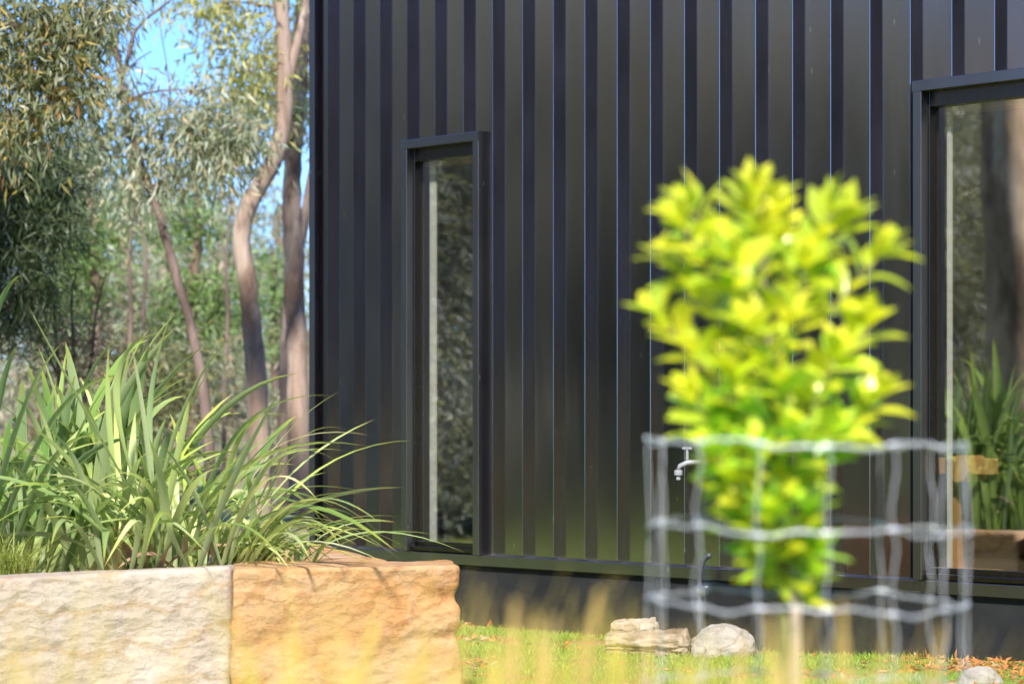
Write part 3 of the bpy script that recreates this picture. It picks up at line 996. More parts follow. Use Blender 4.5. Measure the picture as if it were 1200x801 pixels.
rock('boulder', gpt(846, 14.0, .05), (.165, .14, .115), 2.0, M['boulder'], label='rounded pale boulder beside the weathered log on the lawn', group='rocks on the lawn')
rock('boulder', gpt(820, 13.82, .028), (.036, .034, .034), 5.0, M['boulder'], label='small grey pebble tucked between the log and the pale boulder', group='rocks on the lawn')
rock('boulder', gpt(835, 13.78, .022), (.042, .03, .026), 9.0, M['boulder'], label='small flattish stone in front of the pale boulder', group='rocks on the lawn')
rock('boulder', gpt(828, 13.9, .045), (.028, .028, .028), 12.0, M['boulder'], label='smallest round pebble against the pale boulder', group='rocks on the lawn')
rock('boulder', gpt(1148, 12.15, .0), (.095, .09, .07), 15.0, M['boulder'], label='pale boulder by itself at the lower right corner', group='rocks on the lawn')
def log_part(mb, c0, c1, r0, seed, ns=120, seg=64):
    ax = (c1 - c0).normalized()
    o1 = Vector((0, 0, 1)) - ax * ax.z
    o1.normalize()
    o2 = ax.cross(o1)
    L_ = (c1 - c0).length
    vs, fs = [], []
    for i in range(ns):
        t = i / (ns - 1)
        env = min(1, (t / .05 + .45)) * min(1, ((1 - t) / .06 + .5))
        for k in range(seg):
            a = 2 * PI * k / seg
            ca, sa = math.cos(a), math.sin(a)
            q = Vector((ca * 1.1, sa * 1.1, t * 1.5 + seed))
            g = abs(noise.noise(Vector((ca * 3.2, sa * 3.2, t * 1.3 + seed * 3))))
            g2 = abs(noise.noise(Vector((ca * 7, sa * 7, t * 3 + seed))))
            rad = r0 * env * (1 + .30 * noise.noise(q) - .42 * max(0, .22 - g) / .22 * .6 - .22 * max(0, .2 - g2) / .2 + .05 * noise.noise(Vector((ca * 14, sa * 14, t * 16))))
            e_ = (.03 * noise.noise(Vector((ca * 2, sa * 2, seed + 9))) if i in (0, ns - 1) else 0)
            vs.append(c0 + ax * (L_ * t + e_) + o1 * ca * rad * .95 + o2 * sa * rad)
    for i in range(ns - 1):
        for k in range(seg):
            k2 = (k + 1) % seg
            fs.append((i * seg + k, i * seg + k2, (i + 1) * seg + k2, (i + 1) * seg + k))
    fs += [tuple(range(seg - 1, -1, -1)), tuple((ns - 1) * seg + k for k in range(seg))]
    mb.add(vs, fs)


lg = MB()
c0, c1 = gpt(712, 14.05, .05), gpt(807, 13.9, .06)
log_part(lg, c0, c1, .084, 3.0)
log_part(lg, c0 + Vector((.03, .10, .045)), c0.lerp(c1, .62) + Vector((0, .10, .065)), .070, 7.0)
lgo = lg.build('log', M['driftwood'], None, True)
tag(lgo, 'grey weathered split log lying on the lawn near the wall', 'log')


# ------------------------------------------------------------------ sapling inside its wire cage
YS_ = 4.95
sap_base = gpt(918, YS_)
sap = empty('sapling', sap_base)
tag(sap, 'young lime green leafy sapling growing inside the wire cage', 'sapling')
mb = MB()
stem = smooth_path([(0, 0, -.02), (.004, 0, .45), (.002, 0, .8), (-.012, .0, 1.1), (-.03, .01, 1.35), (-.045, .0, 1.5)], 4)
mb.tube(stem, lerp_list([.013, .012, .011, .008, .005, .003], len(stem)), 8)


def stem_at(z):
    for a, b in zip(stem, stem[1:]):
        if a.z <= z <= b.z: return a.lerp(b, (z - a.z) / (b.z - a.z))
    return stem[-1]


r_ = random.Random(31)
young, old = MB(), MB()


def oval_leaf(mb, p, d, L, W, nrm):
    d = d.normalized()
    s = d.cross(nrm)
    s = s.normalized() if s.length > 1e-3 else d.orthogonal().normalized()
    nn = s.cross(d)
    pts, wd = [], []
    prof = [.10, .50, .88, 1.0, .90, .55, .03]
    curl = r_.uniform(.05, .35)
    for i in range(7):
        t = i / 6
        pts.append(p + d * L * t - nn * L * curl * t * t)
        wd.append(W * prof[i])
    mb.strap(pts, wd, side=s, fold=r_.uniform(.15, .5))


tips = [(880, 205, -.02), (870, 225, .05), (905, 215, .0), (800, 222, .0), (785, 238, -.06), (985, 225, .0), (1005, 235, .05), (1050, 272, -.02),
        (770, 285, .04), (755, 360, -.02), (850, 280, -.1), (915, 270, .08), (950, 290, -.05), 
        (1035, 370, .0), (1045, 455, -.02), (1020, 470, .06), (800, 455, -.05), (815, 490, .05), (990, 410, -.08), (840, 350, .1), (880, 380, -.14), (930, 370, -.14),
        (850, 430, -.12), (910, 440, -.15), (960, 450, .1), (985, 500, -.08), (830, 520, -.08), (880, 520, -.14), (940, 510, -.14), (840, 560, .08), 
        (900, 590, -.12), (950, 590, -.1), (865, 610, .0), (965, 640, -.06), (860, 460, .12), (890, 480, .12)]
for (u, v, dy) in tips:
    u = 905 + (u - 905) * .87
    v = v + (26 if v < 300 else 12)
    tp3 = at(u, v, YS_ + dy) - sap_base
    z0 = max(.5, min(tp3.z - .12 - abs(tp3.x) * .35, 1.45))
    b0 = stem_at(z0)
    ctrl = b0.lerp(tp3, .6) - Vector((0, 0, .03))
    sh = bez(b0, ctrl, tp3, 8)
    mb.tube(sh, lerp_list([.0035, .0015], 8), 5)
    L_ = (tp3 - b0).length
    nl = int(6 + L_ * 32)
    top_tier = v < 400 and abs(u - 910) > 25 or v < 300
    for i in range(nl):
        t = .30 + .70 * (i + .5) / nl
        k_ = min(int(t * 7), 6)
        p = sh[k_].lerp(sh[k_ + 1], t * 7 - k_)
        ax = (sh[k_ + 1] - sh[k_]).normalized()
        a = i * 2.4 + r_.uniform(-.3, .3)
        o1 = ax.orthogonal().normalized(); o2 = ax.cross(o1)
        rad = o1 * math.cos(a) + o2 * math.sin(a)
        d = ax * r_.uniform(.35, .9) + rad * r_.uniform(.7, 1.0) + Vector((0, 0, .15))
        big = r_.uniform(.060, .090)
        young_ = (top_tier and t > .45) or r_.random() < .45
        oval_leaf(young if young_ else old, p, d, big, big * r_.uniform(.40, .52), Vector((r_.gauss(0, .35), r_.gauss(0, .35) - .25, 1)))
    for i in range(6):
        a = i * 1.05
        ax = (sh[-1] - sh[-2]).normalized()
        o1 = ax.orthogonal().normalized(); o2 = ax.cross(o1)
        d = ax * r_.uniform(.6, 1.4) + (o1 * math.cos(a) + o2 * math.sin(a)) * .7 + Vector((0, 0, .25))
        big = r_.uniform(.055, .080)
        oval_leaf(young if v < 480 else old, sh[-1], d, big, big * .40, Vector((r_.gauss(0, .3), -.3, 1)))
mb.build('trunk', M['sap_stem'], sap, True)
young.build('young_leaves', M['lime'], sap, True)
old.build('inner_leaves', M['lime_green'], sap, True)

st = empty('garden_stake', gpt(936, YS_ - .06))
tag(st, 'pale square timber stake beside the sapling stem', 'stake')
b_ = MB()
zt0 = at(934, 690, YS_ - .06).z - st.location.z
b_.prism([(-.0075, -.0075), (.0075, -.0075), (.0075, .0075), (-.0075, .0075)], lambda a, b: (a, b, -.1), lambda a, b: (a - .006, b, zt0))
b_.build('stake_shaft', M['stake'], st, bevel=.002)

cage_c = gpt(946, YS_)
cage = empty('wire_cage', cage_c)
tag(cage, 'round galvanised wire mesh cage standing around the lime sapling', 'wire cage')
RC = .277
r_ = random.Random(17)


def ring_pt(a, z, ph):
    rr_ = RC * (1 + .012 * math.sin(3 * a + ph) + .008 * math.sin(7 * a + 2 * ph))
    return Vector((rr_ * math.cos(a), rr_ * math.sin(a), z + .0045 * math.sin(5 * a + ph) + .003 * math.sin(11 * a + ph) - .006 * math.cos(a)))


zr = [CAMZ - (v - HZ) / F * YS_ - cage_c.z for v in (520, 617, 704)]
zr += [zr[2] - .15, zr[2] - .32, zr[2] - .5, zr[2] - .7]
NV = 15
for i, z in enumerate(zr):
    b_ = MB()
    pts = [ring_pt(2 * PI * k / 120, z, i * 1.7) for k in range(121)]
    b_.tube(pts, .0012 if i else .0015, 6, False)
    # a second strand twisted round the first
    pts = [ring_pt(2 * PI * k / 240, z, i * 1.7) + Vector((0, 0, .0045 * math.sin(k * .55))) for k in range(241)]
    b_.tube(pts, .0009, 5, False)
    for k in range(NV):
        a = 2 * PI * (k + .3) / NV
        p = ring_pt(a, z, i * 1.7)
        tx = Vector((-math.sin(a), math.cos(a), 0))
        b_.tube([p + tx * (.013 * (q - 3) / 3) for q in range(7)], [.002, .0034, .004, .0042, .004, .0034, .002], 7)
    b_.build('ring_wire', M['galv'], cage, True)
for k in range(NV):
    a = 2 * PI * (k + .3) / NV
    b_ = MB()
    pts = []
    kink = r_.uniform(.3, 1.0)
    for i in range(len(zr) - 1):
        for q in range(8):
            t = q / 8
            p = ring_pt(a, zr[i], i * 1.7).lerp(ring_pt(a, zr[i + 1], (i + 1) * 1.7), t)
            off = math.sin(t * 2 * PI) * .009 * kink * r_.choice([.5, 1, 1])
            pts.append(p + Vector((-math.sin(a), math.cos(a), 0)) * off)
    pts.append(ring_pt(a, zr[-1], 8))
    pts.append(pts[-1] + Vector((0, 0, -.12)))
    b_.tube(pts, .0010, 6, False)
    b_.build('vertical_wire', M['galv'], cage, True)


# ------------------------------------------------------------------ dry grasses close to the camera
def straw(name, label, u, Y, n, H, sp, seed, leanx=0.0, tips=()):
    r_ = random.Random(seed)
    b0 = gpt(u, Y)
    root = empty(name, b0)
    tag(root, label, 'grass', 'dry grass tussocks in the foreground')
    mb = MB()
    for i in range(n):
        a = r_.uniform(0, 2 * PI)
        h = r_.uniform(*H)
        b = Vector((r_.gauss(0, .03), r_.gauss(0, .03), 0))
        o_ = Vector((math.cos(a) + leanx, math.sin(a) * .6, 0)) * r_.uniform(.15, 1.0) * sp
        pts = bez(b, b + o_ * .3 + Vector((0, 0, h * .6)), b + o_ * 1.1 + Vector((0, 0, h)), 8)
        w_ = r_.uniform(.003, .006)
        mb.strap(pts, [w_ * q for q in (.8, 1, 1, 1, .95, .8, .5, .1)], side=(1, r_.uniform(-.8, .8), 0), fold=.2)
    for (tu_, tv_, w_) in tips:
        t3 = at(tu_, tv_, Y) - b0
        sw_ = r_.uniform(-.16, .10)
        pts = bez(Vector((t3.x * .5 + sw_, 0, 0)), Vector((t3.x + sw_ * .8, 0, t3.z * .65)), t3, 12)
        # stalk with a soft seed head near the top
        mb.strap(pts, [w_ * 1.2 * q for q in (.4, .4, .4, .45, .5, .6, .8, 1, 1.1, 1.05, .9, .3)], side=(1, .2, 0), fold=.3)
    mb.build('blades', M['straw'], root)
    return root


straw('dry_grass', 'blurred straw yellow grass tussock at the lower left corner', -20, 3.1, 80, (.70, 1.02), .24, 1, .1, ((14, 735, .005), (45, 750, .006)))
straw('dry_grass', 'blurred golden grass tussock in front of the golden sandstone block', 400, 3.3, 190, (.70, .98), .30, 2, .1, ((330, 740, .010), (400, 735, .010), (470, 742, .010), (500, 752, .010), (290, 756, .008), (440, 728, .010)))
straw('dry_grass', 'blurred straw coloured grass stalks in front of the foundation wall', 640, 3.2, 260, (.68, .96), .34, 3, .0, ((603, 702, .011), (627, 716, .009), (650, 720, .009), (702, 690, .012), (712, 724, .009), (575, 745, .009), (760, 735, .008)))
straw('dry_grass', 'blurred yellow grass tussock below the wire cage', 930, 3.4, 260, (.68, .94), .40, 4, .0, ((985, 700, .008), (870, 745, .010), (900, 720, .009), (1105, 730, .009), (1060, 770, .009), (800, 770, .01)))


# ------------------------------------------------------------------ trees
def foliage_arrays(clumps, rng, per, leaf, droop, sub=.28, dens=14):
    Cs, Ds, Ls, Ws = [], [], [], []
    for (c, r, n) in clumps:
        c = np.array(c)
        ns = max(1, int(n / dens))
        sc = unit(rng.normal(size=(ns, 3))) * (rng.random((ns, 1)) ** .45)
        sc = c + sc * (np.array(r) if hasattr(r, '__len__') else r)
        tw = unit(rng.normal(size=(ns, 3)) + np.array([0, 0, -droop * .5]))
        idx = np.repeat(np.arange(ns), dens)
        m_ = len(idx)
        along = rng.uniform(0, 1, (m_, 1))
        Cs.append(sc[idx] + tw[idx] * along * sub * 1.6 + rng.normal(size=(m_, 3)) * sub * .35)
        Ds.append(rng.normal(size=(m_, 3)) * .75 + tw[idx] * .5 + np.array([0, 0, -droop]))
        Ls.append(rng.uniform(leaf[0], leaf[1], m_))
        Ws.append(rng.uniform(leaf[2], leaf[3], m_))
    return np.concatenate(Cs), np.concatenate(Ds), np.concatenate(Ls), np.concatenate(Ws)


def tree(name, label, trunks, clumps, mat, bark, seed, leaf=(.09, .16, .018, .03), droop=.9, group=None, cat='tree', limbs=True, sub=.28, dens=14, extra=()):
    """trunks: list of (points, radii) in world space; clumps: (centre, radius, leaf count)"""
    rng = np.random.default_rng(seed)
    base = Vector(trunks[0][0][0])
    root = empty(name, base)
    tag(root, label, cat, group)
    mb = MB()
    allp = []
    for pts, rad in trunks:
        sp_ = smooth_path([Vector(p) - base for p in pts], 5)
        mb.tube(sp_, lerp_list(rad, len(sp_)), 12, True, .22, seed)
        allp += sp_[len(sp_) // 3:]
    if limbs:
        for (c, r, n) in clumps:
            c = Vector(c) - base
            lower = [p for p in allp if p.z < c.z + .1] or allp
            p0 = min(lower, key=lambda p: (p - c).length)
            mid = p0.lerp(c, .5) + Vector((rng.normal() * .08, rng.normal() * .08, .15 * (c - p0).length))
            ln = (c - p0).length
            mb.tube(bez(p0, mid, c, 7), lerp_list([.008 + .006 * ln, .004], 7), 6, True)
            rr_ = max(r) if hasattr(r, '__len__') else r
            for q in range(5):
                e = c + Vector(rng.normal(size=3)) * rr_ * .5
                mb.tube(bez(c.lerp(p0, .2), c.lerp(e, .4) + Vector((0, 0, .05)), e, 5), lerp_list([.007, .003], 5), 4, False)
    mb.build('trunk', bark, root, True)
    groups_ = [(clumps, mat)] + list(extra)
    for cl_, mt in groups_:
        if not cl_: continue
        C, D, L, W = foliage_arrays(cl_, rng, 0, leaf, droop, sub, dens)
        V, Q, uv = leaf_quads(C - np.array(base), D, L, W, rng)
        np_mesh('crown', V, Q, mt, root, uv)
    return root


def tp(Y, pts): return [at(u, v, Y) for u, v in pts]


def gb_(u, Y): # ground point under column u
    p = at(u, 500, Y); return Vector((p.x, Y, gz(p.x, Y) - .1))


def C(u, v, Y, rpx, n, ry=None):
    """clump by photo position, radius in photo pixels"""
    r = rpx / F * Y
    return (at(u, v, Y), (r, ry or r, r), n)


# the two pale gums beside the house corner
Y = 25.0
tree('gum_tree', 'pale smooth gum with an S bent trunk left of the house corner',
     [([gb_(306, Y)] + tp(Y, [(303, 500), (298, 410), (291, 340), (283, 285), (288, 250), (306, 215), (322, 185), (332, 140), (334, 80), (330, 10), (322, -80), (310, -220), (290, -420)]),
       [.110, .100, .090, .086, .083, .08, .08, .079, .076, .072, .068, .06, .05, .025]),
      (tp(Y, [(335, 110), (346, 60), (358, 10), (372, -60)]), [.05, .04, .03, .02])],
     [C(335, 55, Y + 1.6, 26, 420), C(305, 95, Y + .8, 26, 620), C(352, 100, Y + 1.8, 22, 380), C(286, 85, Y, 22, 450), C(300, 8, Y, 22, 240), C(258, 8, Y, 24, 420), C(235, -15, Y, 26, 400), C(270, -90, Y, 60, 500)],
     M['lf_yellow'], M['bark_pale'], 101, (.08, .15, .018, .03),
     extra=[([C(275, 130, Y, 30, 650), C(312, 130, Y + 1.2, 26, 380), C(345, 30, Y + 1.8, 20, 240), C(250, 165, Y, 26, 500)], M['lf_grey'])])
Y = 26.5
tree('gum_tree', 'straight pale gum trunk nearest the house corner',
     [([gb_(353, Y)] + tp(Y, [(350, 500), (347, 400), (345, 320), (342, 240), (344, 170), (350, 100), (355, 20), (358, -120), (352, -320)]),
       [.11, .104, .10, .097, .092, .086, .08, .075, .06, .03])],
     [C(365, -60, Y, 60, 700), C(340, -180, Y, 80, 900), C(358, 120, Y + 1.2, 18, 200), C(360, 60, Y + 1.2, 20, 260)], M['lf_yellow'], M['bark_pale'], 102)
Y = 29.0
tree('gum_tree', 'slender pale stem rising just left of the straight corner gum',
     [([gb_(333, Y)] + tp(Y, [(336, 480), (335, 420), (339, 360), (346, 310), (360, 240), (380, 120), (390, -100)]), [.085, .075, .07, .065, .06, .055, .05, .03])],
     [C(385, -40, Y, 60, 600), C(375, 130, Y, 40, 500)], M['lf_grey'], M['bark_pale'], 103)
# leaning dark-stemmed gum with the open grey crown against the sky
Y = 23.0
tree('gum_tree', 'thin dark leaning gum with bare twigs against the blue sky',
     [([gb_(252, Y)] + tp(Y, [(242, 490), (228, 400), (207, 325), (184, 245), (164, 190), (150, 140), (142, 90), (134, 45), (126, -20), (118, -120)]),
       [.05, .046, .042, .038, .036, .034, .032, .03, .024, .018, .008]),
      (tp(Y, [(143, 95), (152, 60), (158, 38), (172, 22), (198, 2), (215, -15)]), [.022, .018, .015, .012, .009, .004]),
      (tp(Y, [(156, 45), (150, 25), (153, 5), (160, -20)]), [.012, .01, .008, .004]),
      (tp(Y, [(146, 85), (162, 70), (178, 60)]), [.010, .006, .003]),
      (tp(Y, [(200, 115), (196, 80), (190, 45), (187, 25)]), [.008, .005, .004, .002])],
     [C(105, 60, Y, 22, 420), C(128, 110, Y, 26, 520), C(178, 118, Y, 18, 170), C(150, 160, Y, 26, 420), C(205, 130, Y, 18, 200), C(232, 150, Y, 26, 620), C(262, 170, Y, 28, 700), C(195, 165, Y, 22, 300),
      C(205, 205, Y, 24, 330), C(110, 170, Y, 26, 480), C(130, 14, Y, 16, 160), C(240, 108, Y, 18, 160), C(285, 150, Y, 20, 380), C(155, 215, Y, 20, 240), C(100, 20, Y, 22, 330)],
     M['lf_grey'], M['twig'], 104, (.08, .15, .015, .026), 1.1, sub=.22)
# overhanging olive crown top left
Y = 19.0
tree('gum_tree', 'overhanging olive gum foliage with yellowing leaves at the top left corner',
     [([gb_(-190, Y)] + tp(Y, [(-180, 400), (-165, 250), (-140, 120), (-120, 0), (-100, -150), (-90, -320)]), [.18, .17, .16, .14, .12, .09, .04]),
      (tp(Y, [(-140, 110), (-60, 40), (10, 30), (70, 45), (110, 60)]), [.06, .045, .03, .018, .008])],
     [C(10, 30, Y, 42, 900), C(60, 20, Y, 40, 900), C(105, 15, Y, 26, 420), C(25, 85, Y, 40, 850), C(75, 75, Y, 30, 600), C(-40, 60, Y, 60, 700), C(15, 140, Y, 34, 650), C(60, 125, Y, 26, 350), C(130, 5, Y, 16, 160)],
     M['lf_olive'], M['bark_brown'], 105, (.07, .13, .014, .024), 1.0, sub=.2,
     extra=[([C(70, 95, Y, 26, 200), C(50, 110, Y, 26, 140), C(95, 95, Y, 18, 100), C(35, 30, Y, 30, 70), C(5, 165, Y, 18, 60)], M['lf_autumn'])])
# dark dense tree below it
Y = 21.5
tree('sheoak_tree', 'very dark dense sheoak at the left edge beneath the olive gum foliage',
     [([gb_(-30, Y)] + tp(Y, [(-25, 420), (-15, 330), (-5, 250), (5, 180), (10, 130)]), [.13, .12, .11, .09, .06, .03])],
     [C(20, 185, Y, 38, 2200), C(60, 215, Y, 30, 1500), C(15, 250, Y, 42, 2600), C(62, 265, Y, 26, 1200), C(25, 310, Y, 36, 1800), C(-30, 230, Y, 60, 1800), C(10, 365, Y, 34, 1300), C(55, 320, Y, 20, 500), C(78, 175, Y, 18, 400)],
     M['lf_dark'], M['bark_brown'], 106, (.08, .17, .008, .014), .7, sub=.2, dens=24)
# mid-distance wattles and scrub
Y = 31.0
tree('wattle_tree', 'mid green wattle with a thin crooked stem behind the leaning gum',
     [([gb_(118, Y)] + tp(Y, [(116, 420), (112, 330), (110, 270), (107, 240), (111, 205), (118, 160)]), [.07, .06, .055, .05, .05, .04, .02])],
     [C(105, 290, Y, 24, 620), C(140, 262, Y, 24, 560), C(80, 315, Y, 22, 500), C(110, 340, Y, 24, 480), C(75, 370, Y, 24, 420), C(120, 225, Y, 20, 240)],
     M['lf_green'], M['bark_brown'], 107, (.09, .17, .02, .035), .4)
Y = 33.0
tree('wattle_tree', 'bushy green wattle spreading between the leaning gum and the bent gum',
     [([gb_(222, Y)] + tp(Y, [(226, 430), (224, 350), (232, 280), (230, 230), (226, 185), (222, 140)]), [.08, .07, .065, .06, .05, .045, .02])],
     [C(205, 262, Y, 26, 560), C(240, 250, Y, 24, 520), C(255, 330, Y, 24, 520), C(225, 340, Y, 24, 480), C(195, 365, Y, 22, 420), C(260, 375, Y, 24, 520), C(225, 390, Y, 26, 520), C(185, 400, Y, 24, 420)],
     M['lf_green'], M['bark_brown'], 108, (.09, .17, .02, .035), .4)
Y = 36.0
tree('wattle_tree', 'bright green shrub glimpsed between the two pale gum trunks',
     [([gb_(322, Y)] + tp(Y, [(322, 430), (321, 350), (320, 290)]), [.06, .05, .04, .02])],
     [C(318, 300, Y, 14, 320), C(324, 345, Y, 18, 520), C(318, 385, Y, 16, 320), C(330, 410, Y, 14, 200)],
     M['lf_green'], M['bark_brown'], 109, (.1, .18, .02, .035), .4)
Y = 22.5
tree('scrub_bush', 'brown twiggy scrub bush behind the broad dark flax',
     [([gb_(90, Y)] + tp(Y, [(72, 470), (66, 400), (62, 340), (55, 300)]), [.03, .02, .016, .012, .005]),
      (tp(Y, [(80, 520), (86, 420), (84, 350), (92, 310)]), [.02, .015, .01, .004]),
      (tp(Y, [(90, 520), (106, 430), (112, 370), (124, 320)]), [.02, .015, .01, .004]),
      (tp(Y, [(72, 450), (50, 400), (34, 350)]), [.014, .010, .004])],
     [C(70, 385, Y, 34, 420), C(105, 400, Y, 30, 420), C(40, 400, Y, 30, 350), C(85, 440, Y, 40, 420), C(130, 420, Y, 26, 300)],
     M['lf_dry'], M['twig'], 110, (.06, .12, .008, .016), .2, cat='bush')
Y = 28.0
tree('scrub_bush', 'dark green undergrowth bush below the wattles',
     [([gb_(165, Y)] + tp(Y, [(165, 480), (168, 430), (172, 390)]), [.04, .03, .02, .01])],
     [C(150, 400, Y, 26, 480), C(190, 430, Y, 28, 560), C(160, 450, Y, 34, 560), C(215, 440, Y, 22, 380), C(240, 420, Y, 20, 320), C(130, 460, Y, 30, 420), C(200, 480, Y, 36, 480)],
     M['lf_olive'], M['twig'], 111, (.08, .15, .018, .03), .3, cat='bush')

Y = 38.0
tree('gum_sapling', 'slim pale gum pole with thin foliage just right of the sheoak',
     [([gb_(75, Y)] + tp(Y, [(74, 430), (78, 340), (84, 240), (92, 150)]), [.06, .05, .045, .03, .01])],
     [C(85, 230, Y, 30, 380), C(95, 170, Y, 30, 380), C(75, 300, Y, 30, 420), C(90, 380, Y, 34, 420)], M['lf_far'], M['bark_pale'], 121, (.1, .18, .02, .036), .6)
Y = 41.0
tree('gum_sapling', 'slim gum pole with misty foliage behind the leaning gum',
     [([gb_(205, Y)] + tp(Y, [(200, 430), (192, 340), (196, 260), (190, 190)]), [.07, .06, .05, .035, .01])],
     [C(190, 320, Y, 30, 380), C(175, 370, Y, 34, 480), C(210, 420, Y, 36, 520), C(150, 430, Y, 36, 520), C(200, 235, Y, 26, 300)], M['lf_far'], M['bark_pale'], 122, (.1, .2, .022, .04), .6)
Y = 39.0
tree('gum_sapling', 'slim leafy gum pole just left of the bent pale gum trunk',
     [([gb_(272, Y)] + tp(Y, [(270, 430), (262, 340), (258, 270), (262, 190)]), [.07, .06, .05, .035, .01])],
     [C(268, 300, Y, 28, 420), C(270, 380, Y, 34, 520), C(265, 250, Y, 24, 280), C(290, 430, Y, 34, 420), C(325, 440, Y, 28, 320), C(245, 450, Y, 36, 420), C(320, 230, Y, 22, 240)], M['lf_far'], M['bark_pale'], 123, (.1, .2, .022, .04), .6)
Y = 34.0
tree('scrub_bush', 'pale olive scrub filling the gap above the flax',
     [([gb_(130, Y)] + tp(Y, [(132, 480), (128, 420), (124, 380)]), [.04, .03, .02, .01])],
     [C(60, 450, Y, 36, 420), C(120, 460, Y, 40, 520), C(180, 470, Y, 40, 520), C(245, 475, Y, 36, 420), C(20, 440, Y, 36, 380), C(90, 500, Y, 50, 520), C(290, 490, Y, 36, 380), C(335, 490, Y, 30, 300)],
     M['lf_far'], M['twig'], 124, (.09, .18, .018, .034), .3, cat='bush')
Y = 27.0
for q, (u_, lean, lb) in enumerate(((148, 6, 'thin bare stem rising right of the brown scrub'), (176, -8, 'thin bare stem between the scrub and the leaning gum'), (262, 5, 'thin bare stem just right of the leaning gum base'))):
    tree('thin_stem', lb, [([gb_(u_, Y + q)] + tp(Y + q, [(u_ + lean * .3, 450), (u_ + lean, 370), (u_ + lean * .6, 300), (u_ + lean * 2, 230)]), [.03, .026, .022, .016, .006])],
         [C(u_ + lean * 2, 235, Y + q, 16, 120)], M['lf_grey'], M['twig'], 130 + q)

# distant layer: one tree grown three ways, copied
far_specs = [(-40, 52), (40, 48), (95, 60), (150, 46), (185, 66), (250, 55), (290, 70), (330, 58), (372, 50)]
far_labels = ['hazy olive gum farthest left in the distant tree line', 'distant olive gum behind the dark sheoak', 'tall distant gum seen over the brown scrub', 'distant gum behind the crooked stemmed wattle',
              'distant gum seen through the gap left of the leaning trunk', 'distant gum behind the bushy wattle', 'distant gum just left of the bent pale trunk', 'distant gum in the gap between the two pale trunks', 'distant gum half hidden by the house corner']


def copy_tree(o, loc, rz, sc):
    c = o.copy(); COL.objects.link(c)
    c.location = loc; c.rotation_euler = (0, 0, rz); c.scale = sc
    for ch in list(o.children):
        d = ch.copy(); COL.objects.link(d); d.parent = c
    return c


rr2 = random.Random(77)
protos = []
for j in range(3):
    X0 = (far_specs[j][0] - 600) / F * far_specs[j][1]; Y0 = far_specs[j][1]
    b = Vector((X0, Y0, gz(X0, Y0) - .1))
    H = 7.5
    tr = [([b, b + Vector((.1, 0, 2)), b + Vector((-.15, .1, 4)), b + Vector((.1, 0, 5)), b + Vector((0, 0, 5.8))], [.2, .16, .13, .09, .03])]
    cls = []
    for q in range(17):
        h = rr2.uniform(1.0, 5.6)
        rad = 1.7 * (1 - abs(h - 3) / 4.5)
        a = rr2.uniform(0, 6.28)
        cls.append((b + Vector((math.cos(a) * rad, math.sin(a) * rad, h)), rr2.uniform(.45, .8), rr2.randint(170, 330)))
    protos.append(tree('distant_gum', far_labels[j], tr, cls, M['lf_far'], M['bark_brown'], 200 + j, (.14, .26, .03, .055), .6, group='distant gums of the tree line', sub=.35))
for j in range(3, len(far_specs)):
    u_, Y0 = far_specs[j]
    X0 = (u_ - 600) / F * Y0
    s_ = rr2.uniform(.85, 1.2)
    c = copy_tree(protos[j % 3], (X0, Y0, gz(X0, Y0) - .1), rr2.uniform(0, 6.28), (s_, s_, s_ * rr2.uniform(.6, .8)))
    c['label'] = far_labels[j]

# trees standing left of the garden: mirrored in the windows and in the satin cladding
b = Vector((-10.2, 13.02, gz(-10.2, 13.0) - .1))
tree('gum_tree', 'stout rough barked gum mirrored in the big window',
     [([b, b + Vector((.05, .05, 2)), b + Vector((.0, .15, 4.5)), b + Vector((.2, .2, 8)), b + Vector((0, .3, 12))], [.30, .25, .23, .18, .08])],
     [(b + Vector((math.cos(a) * 1.6, math.sin(a) * 1.6, h + 2.6)), .9, 420) for a, h in ((0.5, 5), (2, 6), (3.4, 5.4), (4.7, 6.8), (5.6, 7.8), (1.2, 8.4), (3, 9), (.2, 9.6))],
     M['lf_olive'], M['bark_rough'], 301, (.12, .2, .025, .045))
side = [(-13.5, 16.6), (-12, 18.8), (-16, 14.4), (-15, 20.5), (-19, 17.0), (-20, 23), (-17, 12.0), (-24, 14), (-14.5, 18.2), (-22, 19.5), (-18, 15.2), (-26, 24), (-13.5, 14.8), (-26, 17.5), (-28, 20.5), (-30, 15.5), (-31, 18.5), (-30, 23), (-23, 21.5), (-20.5, 15.8), (-16.5, 17.8), (-13.2, 13.7), (-19.5, 13.6), (-24, 16.2)]
mats_ = ['lf_pale', 'lf_pale']
sp = []
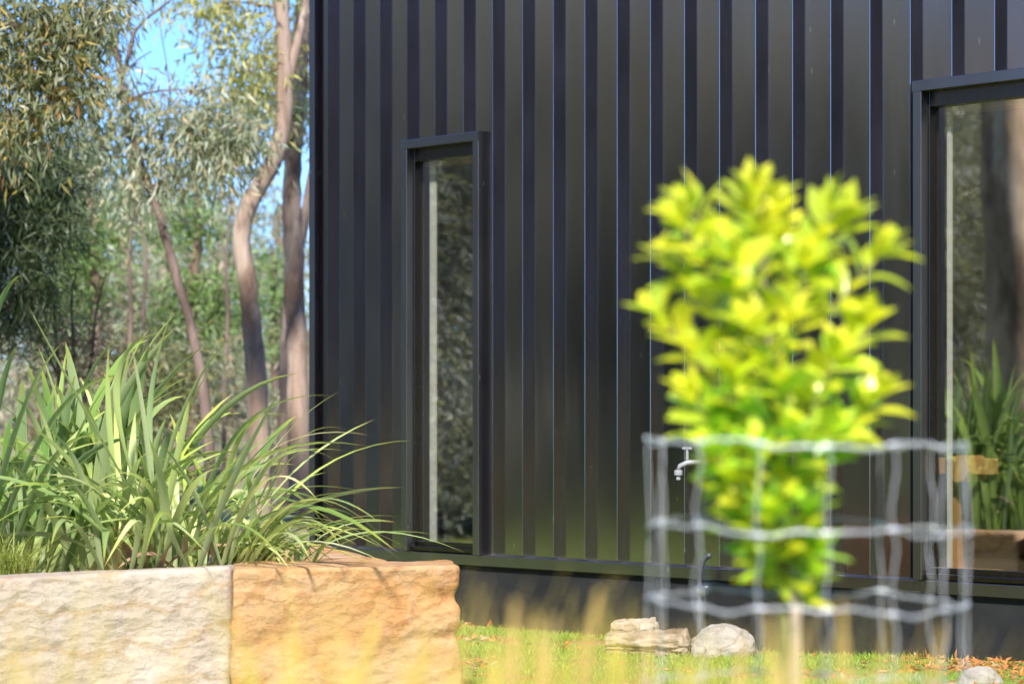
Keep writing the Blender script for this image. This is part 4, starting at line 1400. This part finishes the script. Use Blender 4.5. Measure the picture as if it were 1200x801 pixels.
for j in range(2):
    x, y = side[j]
    b = Vector((x, y, gz(x, y) - .1))
    cls = []
    for q in range(44):
        h = rr2.uniform(.3, 6.2); a = rr2.uniform(0, 6.28); rad = rr2.uniform(.3, 1.5)
        cls.append((b + Vector((math.cos(a) * rad, math.sin(a) * rad, h)), rr2.uniform(.5, .8), 620))
    sp.append(tree('gum_tree', 'leafy tree in the stand beyond the left edge, mirrored in the cladding', [([b, b + Vector((.2, 0, 2)), b + Vector((-.2, .2, 4.6)), b + Vector((0, 0, 6.4))], [.2, .16, .1, .03])], cls, M[mats_[j]], M['bark_brown'], 310 + j, (.09, .16, .02, .034), .5, group='trees of the stand left of the garden'))
for j in range(2, len(side)):
    x, y = side[j]
    s_ = rr2.uniform(.8, 1.15)
    copy_tree(sp[j % 2], (x, y, gz(x, y) - .1), rr2.uniform(0, 6.28), (s_, s_, s_ * rr2.uniform(.95, 1.2)))
# dark evergreens added out of view so the seam sides mirror black
ring = [(9.5, 9.0), (12, 11.5), (14, 7.5), (11, 4.5), (17, 10), (15.5, 3)] + [(x, -9 - 1.5 * ((x * 7) % 3) + .02 * x * x) for x in (-11, -8.6, -6.4, -4.2, -2, 0, 2.2, 4.4, 6.8)]
for j, (x, y) in enumerate(ring):
    b = (x, y, gz(x, y) - .1)
    if j == 0:
        bv = Vector(b)
        cls = [(bv + Vector((math.cos(a) * rad, math.sin(a) * rad, h)), .85, 800) for a, rad, h in [(rr2.uniform(0, 6.28), rr2.uniform(.2, 1.3), .3 + q * .21) for q in range(28)]]
        ev = tree('added_evergreen', 'added dark evergreen, out of the picture, that blackens the seam reflections', [([bv, bv + Vector((0, .1, 3)), bv + Vector((.1, 0, 6.2))], [.2, .15, .03])], cls, M['lf_ever'], M['bark_brown'], 330, (.16, .28, .03, .06), .3, group='dark evergreens added for the seam reflections')
    else:
        copy_tree(ev, b, rr2.uniform(0, 6.28), (1.0, 1.0, rr2.uniform(.9, 1.15)) if y > 0 else (1.25, 1.25, rr2.uniform(1.5, 1.62)))
